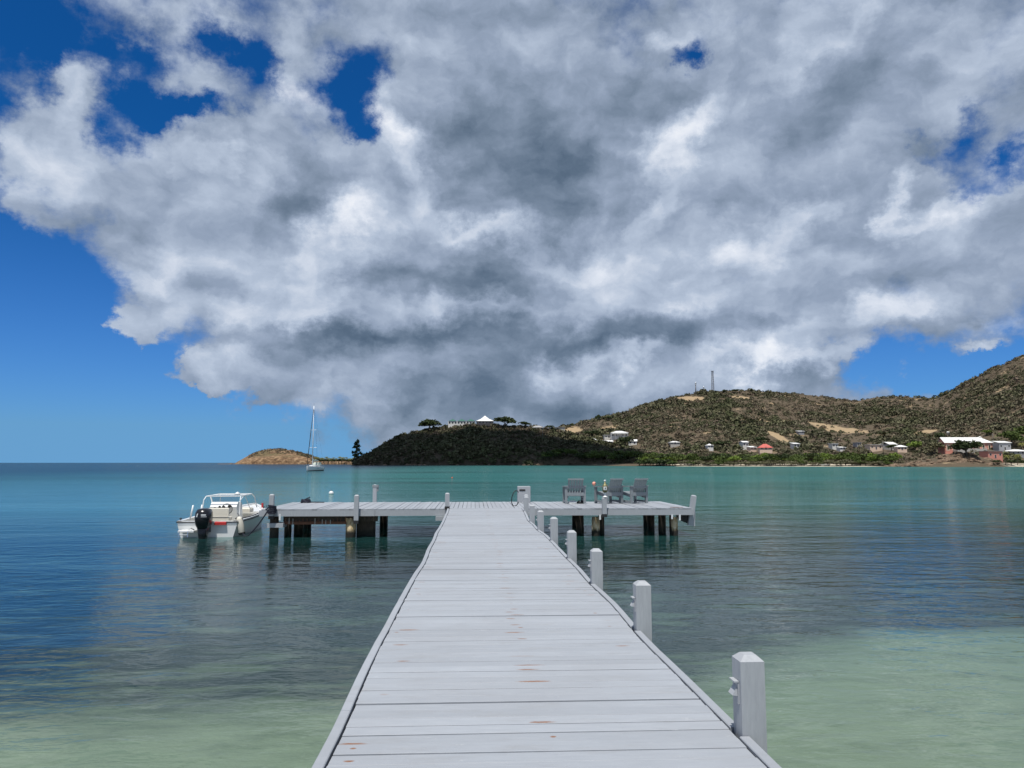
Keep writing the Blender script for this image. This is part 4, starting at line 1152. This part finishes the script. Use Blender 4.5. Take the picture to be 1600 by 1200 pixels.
def palm(base, hgt, label, group):
    t = thing('palm_tree', label, 'palm', base, trr.uniform(0, 6.28), group)
    lean = trr.uniform(-.12, .12)
    pts = [(lean * hgt * (z ** 2), 0, hgt * z * .78 - .5) for z in (0, .35, .7, 1)]
    MB().tube(pts, [.24, .17, .15, .13], 7).build('trunk', M_BARK, t)
    V, Cc = [], []; top = np.array(pts[-1])
    for i in range(17):
        a = i * 2.4; up = .9 - 1.5 * (i / 17.0); L = hgt * .36
        d = np.array([math.cos(a), math.sin(a), 0]); sd = np.array([-math.sin(a), math.cos(a), 0])
        prev = top; tone = .25 + .75 * trr.random()
        for k in range(1, 9):
            u = k / 8; p = top + d * L * u * (1 - .12 * u) + np.array([0, 0, L * (up * .55 * u - .75 * u * u)])
            w = L * .17 * math.sin(math.pi * min(1, .12 + u * .88)) + .03
            for s_ in (-1, 1):
                V += [prev, p, (prev + p) / 2 + sd * s_ * w + np.array([0, 0, -w * .45])]; Cc += [tone] * 3
            prev = p
    C = np.array(Cc)[:, None].repeat(3, 1); V = np.array(V)
    link('crown', np_mesh('crown', V, np.arange(len(V)).reshape(-1, 3), LEAF['palm'], {'tone': C}), t)
    return t
def mp(px_w, Y): return px_w * Y / F
def place(hill, px, py, hpx, wpx, kind, shape, label, group, name='tree'):
    b = hill.hit(px, py)
    return tree(name, (b.x, b.y, b.z - .3), mp(hpx, b.y), mp(wpx, b.y), kind, shape, label, group)

# headland crest trees
G1 = 'dark trees on the headland crest'
place(HEAD, 670, 672, 20, 36, 'dark', 'umbrella', 'broad dark tree at left of the hilltop villa', G1)
place(HEAD, 789, 668, 21, 36, 'dark', 'umbrella', 'broad dark tree right of the white pyramid roof', G1)
place(HEAD, 821, 669, 13, 23, 'dark', 'dome', 'smaller dark tree second to the right of pyramid roof', G1)
place(HEAD, 859, 672, 10, 16, 'dark', 'dome', 'small dark tree at the right end of headland crest', G1)
place(HEAD, 622, 686, 10, 16, 'dark', 'dome', 'small dark tree lowest on left slope of the headland', G1)
b = Vector((float(x_of(557, 705.0)), 705.0, 1.0))
tree('casuarina_tree', b, mp(37, 705), mp(34, 705), 'dark', 'tall', 'tall wispy tree alone at left foot of the headland', 'lone shore trees')
# low wood of palms on the spit behind the yacht
for i in range(16):
    px = 494 + i * 3.9 + trr.uniform(-1.2, 1.2); Y = 1010 + trr.uniform(-10, 40)
    palm((float(x_of(px, Y)), Y, 2.0), mp(trr.uniform(9, 13), Y), 'dark palm in the row on the low spit beside islet', 'palms on the low spit')
for i in range(13):
    px = 490 + i * 5.6 + trr.uniform(-1.5, 1.5); Y = 1050 + trr.uniform(-8, 20)
    tree('spit_tree', (float(x_of(px, Y)), Y, 1.5), mp(trr.uniform(7, 9.5), Y), mp(trr.uniform(9, 14), Y), 'dark', 'dome', 'dark rounded tree behind the palms on the low spit', 'trees on the low spit')
for i in range(11):
    px = 1000 + i * 5.0 + trr.uniform(-1.5, 1.5); Y = float(MAIN.ip(MAIN.shore, px)) + trr.uniform(0.5, 3)
    tree('mangrove_tree', (float(x_of(px, Y)), Y, -.2), trr.uniform(5, 7), trr.uniform(7, 10), trr.choice(('green', 'dark')), 'dome', 'mangrove standing in the water where beach and headland meet', 'mangroves at the beach corner')
# mangroves and shore trees
SHADE = {'green': 'mid green', 'dark': 'dark green', 'bright': 'bright green', 'olive': 'greyish olive'}
def mark(px):
    for lim, t in ((890, 'under the concrete house'), (935, 'under the small white hipped house'), (980, 'under the two storey villa'), (1030, 'right of the two storey villa'), (1080, 'under the low white roofed house'), (1140, 'under the pale rounded roof'),
                   (1180, 'left of the red roof'), (1220, 'under the red roof'), (1262, 'above the two dinghies'), (1310, 'above the lone pale dinghy'), (1350, 'under the blue grey box house'), (1400, 'under the long white roofs')):
        if px < lim: return t
    return 'left of the rocky point'
G2 = 'green trees in the belt behind the beach'
for i in range(74):
    px = 1006 + (i * 397.0 / 74) + trr.uniform(-4, 4); zs, zr = float(MAIN.ip(MAIN.shore, px)), float(MAIN.ip(MAIN.ridge, px))
    Y = zs + (zr - zs) * trr.uniform(.018, .10); x = float(x_of(px, Y)); z = float(MAIN.h(np.array([px]), np.array([Y]))[0])
    kd = trr.choice(('green', 'green', 'dark', 'green', 'bright'))
    hg = trr.uniform(6.0, 9.5); sw = 'tall' if hg > 8.3 else 'mid height' if hg > 7.1 else 'low'
    tree('mangrove_tree', (x, Y, z - .3), hg, trr.uniform(8, 14), kd, 'dome', f'{sw} {SHADE[kd]} tree in the shore belt {mark(px)}', G2)
G3 = 'olive bushes at the top of the beach'
for i in range(46):
    px = 1030 + i * 7.9 + trr.uniform(-3, 3); zs, zr = float(MAIN.ip(MAIN.shore, px)), float(MAIN.ip(MAIN.ridge, px))
    Y = zs + (zr - zs) * trr.uniform(.011, .020); x = float(x_of(px, Y)); z = float(MAIN.h(np.array([px]), np.array([Y]))[0])
    kd = trr.choice(('olive', 'olive', 'green'))
    tree('shore_bush', (x, Y, z - .5), trr.uniform(3.2, 5.4), trr.uniform(6, 11), kd, 'dome', f'{SHADE[kd]} bush low on the beach edge {mark(px)}', G3)
G4 = 'dark mangroves at the foot of the headland'
for i in range(30):
    px = 856 + i * 6.9 + trr.uniform(-3, 3); zs, zr = float(HEAD.ip(HEAD.shore, px)), float(HEAD.ip(HEAD.ridge, px))
    Y = zs + (zr - zs) * trr.uniform(.02, .10); x = float(x_of(px, Y)); z = float(HEAD.h(np.array([px]), np.array([Y]))[0])
    kd = trr.choice(('green', 'green', 'dark'))
    hg = trr.uniform(7, 10.5); sw = 'tall' if hg > 9 else 'low'
    tree('mangrove_tree', (x, Y, max(z - .5, .1)), hg, trr.uniform(9, 14), kd, 'dome', f'{sw} shaded {SHADE[kd]} mangrove at headland foot {mark(px)}', G4)
# single trees one can pick out on the hills
G5 = 'single trees on the village slope'
for (px, py, h, w, kind, sh_p, lab) in [
    (1511, 712, 30, 48, 'dark', 'umbrella', 'wide dark tree in front of the big pink house'),
    (1431, 706, 22, 26, 'bright', 'dome', 'bright green round tree left of the big pink house'),
    (1462, 712, 28, 34, 'olive', 'dome', 'bare greyish tree beside the bright green one'),
    (1471, 690, 18, 22, 'dark', 'dome', 'dark tree behind the left gable of big pink house'),
    (1394, 705, 14, 20, 'dark', 'dome', 'dark tree between the white sloping roofs'),
    (1545, 681, 12, 16, 'bright', 'dome', 'yellow green tree rising behind right end of big pink house'),
    (1583, 700, 34, 44, 'green', 'dome', 'large green tree at the right edge of the village'),
    (1604, 690, 30, 40, 'green', 'dome', 'tall green tree cut by the right picture edge'),
    (1190, 694, 14, 22, 'dark', 'dome', 'dark tree behind the red roofed house'),
    (1128, 700, 14, 34, 'dark', 'dome', 'dark spreading tree right of the pale round roof'),
    (935, 657, 11, 10, 'dark', 'umbrella', 'lone tree sticking up from the left ridge line'),
    (953, 657, 9, 14, 'dark', 'dome', 'bushy tree on the left ridge near lone tree'),
    (894, 668, 8, 7, 'dark', 'umbrella', 'thin tree on the ridge right of concrete house'),
    (1135, 614, 7, 7, 'dark', 'umbrella', 'small wind bent tree right of the tall mast'),
    (1152, 614, 8, 18, 'dark', 'dome', 'bushy clump on the summit right of the masts'),
    (1178, 614, 9, 6, 'dark', 'dome', 'pointed tree on the summit ridge'),
    (978, 700, 22, 30, 'dark', 'dome', 'large dark tree below the white hillside villa'),
    (925, 684, 14, 34, 'dark', 'dome', 'dark tree above the small white house')]:
    place(MAIN, px, py, h, w, kind, sh_p, lab, G5)
for (px, py, h, lab) in [(1571, 727, 22, 'yellowing palm nearest the pink annex by the shore'), (1590, 727, 24, 'palm on the beach right of the yellowing one'),
                         (1609, 726, 26, 'palm leaning in at the right picture edge'), (1598, 708, 22, 'palm behind the beach palms')]:
    q = MAIN.hit(px, py); palm(q, mp(h, q.y), lab, 'palms right of the pink annex')
for (px, py, wd, lab) in [(1558, 727, 16, 'low dark bush at the foot of the beach palms'), (1580, 727, 22, 'wide dark bush between the beach palms'), (1602, 727, 22, 'dark bush under palms at the right edge')]:
    place(MAIN, px, py, 11, wd, 'dark', 'dome', lab, 'bushes under the palms', 'shore_bush')

# ---------------------------------------------------------------- houses
def wallm(n, c): return plain(n, c, .8, .10, .8)
WM = {'white': wallm('white_wall', (.66, .64, .59)), 'pink': wallm('pink_wall', (.60, .25, .19)), 'concrete': wallm('concrete_wall', (.42, .40, .36)), 'grey': wallm('grey_wall', (.30, .30, .31)), 'peach': wallm('peach_wall', (.66, .50, .38)), 'dark': wallm('dark_wall', (.06, .055, .06))}
def roofm(n, c):
    def fn(b):
        p = obj_co(); x, y, z = sep(p)
        st = S.m('FRACT', x * 2.2); n1 = noise(p, .9, 4.0, .6)
        setp(b, mixc(n1, tuple(k * .78 for k in c), c), .55); bump(b, S.m('PINGPONG', st, .5), .06)
    return mat(n, fn)
RM = {'white': roofm('white_sheet_roof', (.78, .77, .74)), 'green': roofm('green_sheet_roof', (.035, .13, .10)), 'red': roofm('red_sheet_roof', (.55, .12, .09)), 'grey': roofm('grey_sheet_roof', (.38, .37, .36))}
def house(label, px, py, wpx, hpx, roofpx, dep, wall, roof, rz=0.0, kind='hip', nwin=3, hill=MAIN, name='house', lift=0.0, verandah=False, dY=0.0, group=None, door=True):
    b = hill.hit(px, py)
    if dY: b = at_y(px, py, b.y + dY)
    Y = b.y; w, h, rh = mp(wpx, Y), mp(hpx, Y), mp(roofpx, Y)
    t = thing(name, label, 'house', (b.x, b.y, b.z + lift), R(rz), group)
    wl = MB(); wl.box((0, 0, h / 2 - 1.5), (w, dep, h + 3.0)); wo_ = wl.build('wall', WM[wall], t)
    e = .55; W2, D2 = w / 2 + e, dep / 2 + e
    r = MB()
    if kind == 'hip':
        k = max(W2 - D2, W2 * .25)
        r.add([(-W2, -D2, h), (W2, -D2, h), (W2, D2, h), (-W2, D2, h), (-k, 0, h + rh), (k, 0, h + rh), (-W2, -D2, h - .18), (W2, -D2, h - .18), (W2, D2, h - .18), (-W2, D2, h - .18)],
              [(0, 1, 5, 4), (1, 2, 5), (2, 3, 4, 5), (3, 0, 4), (6, 7, 1, 0), (7, 8, 2, 1), (8, 9, 3, 2), (9, 6, 0, 3), (9, 8, 7, 6)])
    elif kind == 'pyramid':
        r.add([(-W2, -D2, h), (W2, -D2, h), (W2, D2, h), (-W2, D2, h), (-W2 * .45, -D2 * .45, h + rh * .42), (W2 * .45, -D2 * .45, h + rh * .42), (W2 * .45, D2 * .45, h + rh * .42), (-W2 * .45, D2 * .45, h + rh * .42), (0, 0, h + rh)],
              [(0, 1, 5, 4), (1, 2, 6, 5), (2, 3, 7, 6), (3, 0, 4, 7), (4, 5, 8), (5, 6, 8), (6, 7, 8), (7, 4, 8), (3, 2, 1, 0)])
    elif kind == 'gable':       # ridge along the width
        r.prism([(-D2, h), (0, h + rh), (D2, h), (D2, h - .2), (0, h + rh - .2), (-D2, h - .2)], 'x', -W2, W2)
    elif kind == 'shed':
        r.prism([(-D2, h), (D2, h + rh), (D2, h + rh - .25), (-D2, h - .25)], 'x', -W2, W2)
    else:
        r.box((0, 0, h + .12), (2 * W2, 2 * D2, .24))
    ro = r.build('roof', RM[roof], t)
    n = nwin
    for i in range(n):
        x = (i + .5) / n * w - w / 2
        isd = door and i == n // 2 and n > 1
        ww, wh = min(1.1, w / n * .55), (2.0 if isd else min(1.2, h * .45))
        zc = wh / 2 + .05 if isd else h * .55
        fo = MB(); fo.box((x, -dep / 2 - .04, zc), (ww + .2, .08, wh + .2))
        f_ = fo.build('door' if isd else 'window', WM['white'] if wall != 'white' else WM['grey'], t)
        MB().box((x, -dep / 2 - .085, zc), (ww, .03, wh)).build('pane', M_GLASS if not isd else WM['dark'], f_)
    if verandah:
        MB().box((0, -dep / 2 - 1.2, h * .72), (w * 1.02, 2.2, .14)).build('verandah_roof', RM[roof], t)
        for i in range(5):
            MB().box(((i / 4 - .5) * w * .98, -dep / 2 - 2.1, h * .36 - .6), (.2, .2, h * .72 + 1.2)).build('verandah_post', WM['white'], t)
    return t
# hilltop villa: long white range under three green hipped roofs
vb = HEAD.hit(721, 664.5); Y = vb.y
vl = thing('hilltop_villa', 'long white villa with three green roofs on the headland crest', 'house', (vb.x, vb.y, vb.z + 1.0), 0)
w, h = mp(42, Y), mp(5.6, Y)
MB().box((0, 0, h / 2 - 1.5), (w, 7, h + 3)).build('wall', WM['white'], vl)
for cx, ww in ((-.335, .30), (0.0, .32), (.335, .32)):
    hw = w * ww / 2; x = cx * w
    MB().add([(x - hw, -4, h), (x + hw, -4, h), (x + hw, 4, h), (x - hw, 4, h), (x, -.5, h + 2.3), (x, .5, h + 2.3)], [(0, 1, 4), (1, 2, 5, 4), (2, 3, 5), (3, 0, 4, 5), (3, 2, 1, 0)]).build('roof', RM['green'], vl)
for i in range(9):
    x = (i + .5) / 9 * w - w / 2
    f_ = MB().box((x, -3.54, h * .52), (1.7, .08, 1.7)).build('window', WM['grey'], vl); MB().box((x, -3.59, h * .52), (1.4, .03, 1.45)).build('pane', M_GLASS, f_)
house('white pavilion with a tall pyramid roof beside the green roofed villa', 757.5, 662, 26, 3.4, 9, 13, 'dark', 'white', 0, 'pyramid', 5, HEAD, 'pavilion', lift=1.6)
house('small house with a grey roof at right end of headland crest', 840, 671, 17, 3, 3, 7, 'concrete', 'grey', 0, 'hip', 3, HEAD)
house('bare concrete house on the saddle between headland and hill', 875, 676, 13, 8, 1, 9, 'concrete', 'grey', 8, 'flat', 2)
house('two storey white hillside villa with verandah and low white roof', 968, 686, 26, 8, 3, 11, 'white', 'white', -6, 'hip', 5, verandah=True, lift=1.0)
house('small white wing left of the two storey hillside villa', 951, 686, 14, 4, 1, 7, 'white', 'white', 0, 'flat', 3, lift=1.0)
house('small white hipped house among dark trees below the villa', 925, 694, 15, 4, 4, 7, 'white', 'white', 6, 'hip', 3, lift=1.2)
house('low pale roof right of the small white hipped house', 948, 695, 18, 3, 2, 7, 'white', 'white', 0, 'gable', 3, lift=1.2)
house('white cottage just right below the two storey villa', 989, 695, 13, 4, 3, 7, 'white', 'white', -14, 'gable', 2, lift=.8)
house('low white roofed house half hidden above the green belt', 1054, 697, 15, 3, 2, 7, 'concrete', 'white', 0, 'hip', 3, lift=1.5)
house('small house with a pale rounded roof in the green belt', 1109, 704, 9, 3, 3, 6, 'white', 'white', 0, 'pyramid', 2, lift=2.5)
house('white house left of the red roof', 1163, 702, 9, 7, 2, 7, 'white', 'white', 5, 'gable', 2, lift=2.0)
house('low cream shed just below white house near red roof', 1175, 706, 11, 3, 2, 5, 'peach', 'white', 15, 'shed', 2, lift=2.0)
house('house with a bright red hipped roof in the green belt', 1196, 708, 19, 3, 6, 9, 'peach', 'red', -12, 'hip', 3, lift=2.6)
house('tiny white roofed hut high on the slope', 1252, 678, 9, 2.5, 1.2, 6, 'grey', 'white', 0, 'shed', 2, lift=.8)
house('small white house right of the red roof by a dark doorway', 1243, 702, 9, 5, 2, 7, 'white', 'white', 0, 'shed', 2, lift=1.8)
house('white box house left of the flat roofed pair', 1303, 702, 9, 6, 1.4, 7, 'white', 'white', 0, 'flat', 2, lift=1.4)
house('low white roof just right of the white box house', 1315, 705, 9, 3, 1.4, 6, 'white', 'white', 0, 'shed', 2, lift=1.4)
house('pale blue grey box house on the slope', 1340.5, 699, 7, 6, 1, 7, 'grey', 'grey', 0, 'flat', 2, lift=.8)
house('long low house with overhanging white flat roof', 1366, 705, 20, 7, 1.4, 8, 'peach', 'white', 0, 'flat', 3, lift=1.3)
house('house with long white sloping roof beside the flat roofed one', 1390, 703, 15, 6, 4, 9, 'concrete', 'white', 14, 'gable', 3, lift=1.3)
house('low white roofed house with a reddish wall at right', 1408, 706, 14, 5, 3, 8, 'peach', 'white', -12, 'hip', 3, lift=1.3)
# the big pink house
pb = MAIN.hit(1518, 707); Y = pb.y
pk = thing('pink_house', 'big pink house with long white roof above the rocky point', 'house', (pb.x, pb.y + 6, pb.z + .6), R(-4))
w, h, rh = mp(76, Y), mp(14, Y), mp(9, Y); dep = 9.0
MB().box((0, 0, h / 2 - 1.5), (w, dep, h + 3)).build('wall', WM['pink'], pk)
rf = MB(); W2, D2 = w / 2 + .6, dep / 2 + .7
rf.add([(-W2, -D2, h), (W2, -D2, h), (W2, D2, h), (-W2, D2, h), (-W2 - .2, 0, h + rh), (W2 * .62, 0, h + rh), (-W2, -D2, h - .2), (W2, -D2, h - .2), (W2, D2, h - .2), (-W2, D2, h - .2)],
       [(0, 1, 5, 4), (1, 2, 5), (2, 3, 4, 5), (6, 7, 1, 0), (7, 8, 2, 1), (8, 9, 3, 2), (9, 8, 7, 6)])
rfo = rf.build('roof', RM['white'], pk)
MB().add([(-w / 2 - .01, -dep / 2, h - .2), (-w / 2 - .01, dep / 2, h - .2), (-w / 2 - .01, 0, h + rh - .3)], [(0, 1, 2)]).build('gable_wall', WM['pink'], pk)
MB().box((w * .33, .3, h + rh * .75), (1.6, 1.6, 1.7)).add([(w * .33 - 1.2, -.9, h + rh * .75 + .85), (w * .33 + 1.2, -.9, h + rh * .75 + .85), (w * .33 + 1.2, 1.5, h + rh * .75 + .85), (w * .33 - 1.2, 1.5, h + rh * .75 + .85), (w * .33, .3, h + rh * .75 + 1.7)], [(0, 1, 4), (1, 2, 4), (2, 3, 4), (3, 0, 4), (3, 2, 1, 0)]).build('roof_vent', WM['white'], rfo)
for i in range(8):
    x = (i + .5) / 8 * w - w / 2
    f_ = MB().box((x, -dep / 2 - .05, h * .45), (2.2, .10, h * .72)).build('shutter_door' if i % 2 else 'window', WM['peach'], pk)
    MB().box((x, -dep / 2 - .11, h * .45), (.9, .03, h * .5)).build('pane', M_GLASS, f_)
tr_ = MB(); tr_.box((-1, -dep / 2 - 3.2, .35), (w * .62, 5.4, 3.0)); tr_.build('terrace', WM['concrete'], pk)
for i in range(9):
    MB().box((-1 + (i / 8 - .5) * w * .60, -dep / 2 - 5.7, 2.3), (.16, .16, .95)).build('baluster', WM['white'], pk)
MB().box((-1, -dep / 2 - 5.7, 2.83), (w * .61, .2, .12)).build('terrace_rail', WM['white'], pk)
house('small pink flat roofed annex with a dark opening near the shore', 1549, 718, 26, 11, .8, 7, 'pink', 'grey', 6, 'flat', 3, name='annex', lift=.8)
house('dark timber house with white roof behind the pink house', 1567, 705, 18, 12, 3, 8, 'grey', 'white', -8, 'shed', 3, lift=.6)
house('low building with a broad white roof at right edge', 1588, 712, 30, 5, 3, 9, 'grey', 'white', 0, 'hip', 4, lift=.8)
# water tank on its stand behind the big pink house
q = MAIN.hit(1484, 684)
wt = thing('water_tank', 'white water tank on a short tower behind big pink house', 'tank', (q.x, q.y, q.z), 0)
MB().lathe([(1.15, 2.6), (1.2, 4.3), (1.35, 4.5), (.9, 5.0), (.1, 5.2)], n=14).build('tank', WM['white'], wt)
for sx in (-1, 1):
    for sy in (-1, 1): MB().bar((sx * .9, sy * .9, -.5), (sx * .8, sy * .8, 2.6), .22).build('leg', WM['dark'], wt)

# ---------------------------------------------------------------- masts on the summit
M_MAST = plain('mast_steel', (.20, .19, .19), .6, .2, 1.0, .3)
def mast(px, py0, py1, wb, wt_, label, lattice=True):
    b = MAIN.hit(px, py0); Y = b.y; hgt = mp(py0 - py1, Y)
    t = thing('radio_mast', label, 'mast', (b.x, b.y, b.z - .5), 0, 'radio masts on the summit')
    if lattice:
        lv = 9; c = [(-1, -1), (1, -1), (1, 1), (-1, 1)]
        P_ = lambda i, k: (c[k % 4][0] * (wb + (wt_ - wb) * i / lv) / 2, c[k % 4][1] * (wb + (wt_ - wb) * i / lv) / 2, hgt * i / lv)
        for k in range(4): MB().bar(P_(0, k), P_(lv, k), .26).build('leg', M_MAST, t)
        br = MB()
        for i in range(lv):
            for k in range(4): br.bar(P_(i, k), P_(i + 1, k + 1), .12); br.bar(P_(i + 1, k), P_(i, k + 1), .12); br.bar(P_(i + 1, k), P_(i + 1, k + 1), .12)
        br.build('bracing', M_MAST, t)
        MB().box((0, 0, hgt + .3), (wt_ + 1.6, wt_ + 1.6, .5)).build('platform', M_MAST, t)
        for k in range(3): MB().box((wt_ * .8 * math.cos(k * 2.1), wt_ * .8 * math.sin(k * 2.1), hgt - 1.4), (.5, .3, 2.0)).build('panel_antenna', M_ALU, t)
    else:
        MB().tube([(0, 0, 0), (0, 0, hgt)], [wb / 2, wt_ / 2], 10).build('pole', M_MAST, t)
        for k in range(3): MB().box((.9 * math.cos(k * 2.1), .9 * math.sin(k * 2.1), hgt - 1.2), (.6, .4, 2.2)).build('panel_antenna', M_ALU, t)
        MB().lathe([(.9, hgt), (1.0, hgt + .9), (.5, hgt + 1.6)], n=10).build('antenna_drum', M_ALU, t)
mast(1117, 613, 579, 2.9, 1.6, 'tall lattice radio mast on the hill summit')
mast(1090, 616, 598, 1.5, 1.0, 'thick pole mast with antenna drum left of tall lattice mast', False)
mast(1102.5, 614, 605, .8, .5, 'short pole mast between the two larger masts', False)
# leaning utility poles by the shore villages
M_POLE = plain('grey_pole', (.22, .20, .18), .8, .2, 2.0)
for (px, py0, py1, lab) in [(848, 686, 668, 'wooden utility pole on right shoulder of the headland'), (1381, 708, 688, 'utility pole among white roofs of the village'), (1554, 690, 676, 'utility pole behind the right end of pink house')]:
    b = (HEAD if px < 900 else MAIN).hit(px, py0); hg = mp(py0 - py1, b.y)
    t = thing('utility_pole', lab, 'pole', (b.x, b.y, b.z - .3), 0, 'utility poles ashore')
    MB().tube([(0, 0, 0), (.1, 0, hg)], [.17, .12], 7).build('pole', M_POLE, t)
    MB().box((.1, 0, hg - .7), (1.8, .12, .14)).build('cross_arm', M_POLE, t)

# ---------------------------------------------------------------- rocks of the point, headland foot and islet
def m_rock(b):
    p = pos(); n = noise(p, .8, 6.0, .7)
    setp(b, ramp(n, [(.3, (.040, .030, .024)), (.5, (.15, .105, .072)), (.68, (.29, .22, .155)), (.85, (.12, .10, .07))]), .95, spec=.1); bump(b, n, .35)
M_ROCK = mat('shore_rock', m_rock)
rock_me = []
for v in range(6):
    bm = bmesh.new(); bmesh.ops.create_icosphere(bm, subdivisions=2, radius=1.0)
    for vt in bm.verts:
        k = 1 + .55 * float(fbm(vt.co.x * 1.3 + v * 7, vt.co.y * 1.3 + vt.co.z * 1.9, 3)) * 1.6
        vt.co *= k; vt.co.z *= .72
        for ax in range(3): vt.co[ax] = round(vt.co[ax] * 3.2) / 3.2 * .45 + vt.co[ax] * .55
    me = bpy.data.meshes.new('rock'); bm.to_mesh(me); bm.free(); me.materials.append(M_ROCK); rock_me.append(me)
def rock(x, Y, z, s, label, group):
    o = link('rock', trr.choice(rock_me), None, (x, Y, z)); o.scale = (s * trr.uniform(.9, 1.5), s, s * trr.uniform(.6, .95)); o.rotation_euler = (trr.uniform(-.3, .3), trr.uniform(-.3, .3), trr.uniform(0, 6.28))
    return tag(o, label, 'rock', group)
for i in range(110):
    px = trr.triangular(1366, 1566, 1490); zs, zr = float(MAIN.ip(MAIN.shore, px)), float(MAIN.ip(MAIN.ridge, px)); u = trr.choice((trr.uniform(-.010, .006), trr.uniform(-.010, .035))) * (1 if px > 1420 else .5)
    Y = zs + u * (zr - zs); z = max(float(MAIN.h(np.array([px]), np.array([Y]))[0]), 0)
    sz = trr.uniform(1.0, 2.6)
    rock(float(x_of(px, Y)), Y, z, sz, ('large' if sz > 2 else 'medium' if sz > 1.5 else 'small') + ' brown boulder on the rocky point ' + ('left of the terrace' if px < 1455 else 'below the terrace' if px < 1520 else 'below the pink annex') + (' at the waterline' if u < .008 else ' higher up'), 'boulders of the rocky point')
for i in range(36):
    px = trr.uniform(552, 870); zs = float(HEAD.ip(HEAD.shore, px)); Y = zs + trr.uniform(-3, 3)
    rock(float(x_of(px, Y)), Y, .3, trr.uniform(.8, 2.2), 'dark boulder along the waterline of the headland', 'boulders at the headland foot')
for px, s in ((356, 1.5), (362, 2.4), (367, 2.0)):
    rock(float(x_of(px, 1290)), 1290, .2, s, 'low dark rock awash off left tip of the islet', 'rocks off the islet')
# dinghies drawn up on the beach
def dinghy(px, py, ln, rz, label, m):
    q = MAIN.hit(px, py); t = thing('beached_dinghy', label, 'dinghy', (q.x, q.y - 1, q.z + .15), R(rz), 'dinghies on the beach')
    s_ = []
    for i in range(9):
        u = i / 8; hb = .8 * (1 - max(0, (u - .45) / .55) ** 2.2) + .02
        s_.append([(-hb, (u - .5) * ln, .75 + .25 * u * u), (-hb * .7, (u - .5) * ln, .15), (0, (u - .5) * ln, 0), (hb * .7, (u - .5) * ln, .15), (hb, (u - .5) * ln, .75 + .25 * u * u)])
    MB().loft(s_, smooth=True).build('hull', m, t)
    MB().box((0, -ln * .12, .72), (1.3, .3, .06)).build('thwart', M_BARK, t)
dinghy(1250, 726.5, 4.0, 70, 'left one of two white dinghies on the beach', M_WHITE)
dinghy(1255.5, 726.5, 3.6, 110, 'right one of two white dinghies on the beach', M_WHITE)
dinghy(1288, 728, 4.6, 80, 'pale dinghy lying further right on the beach sand', M_WHITE)
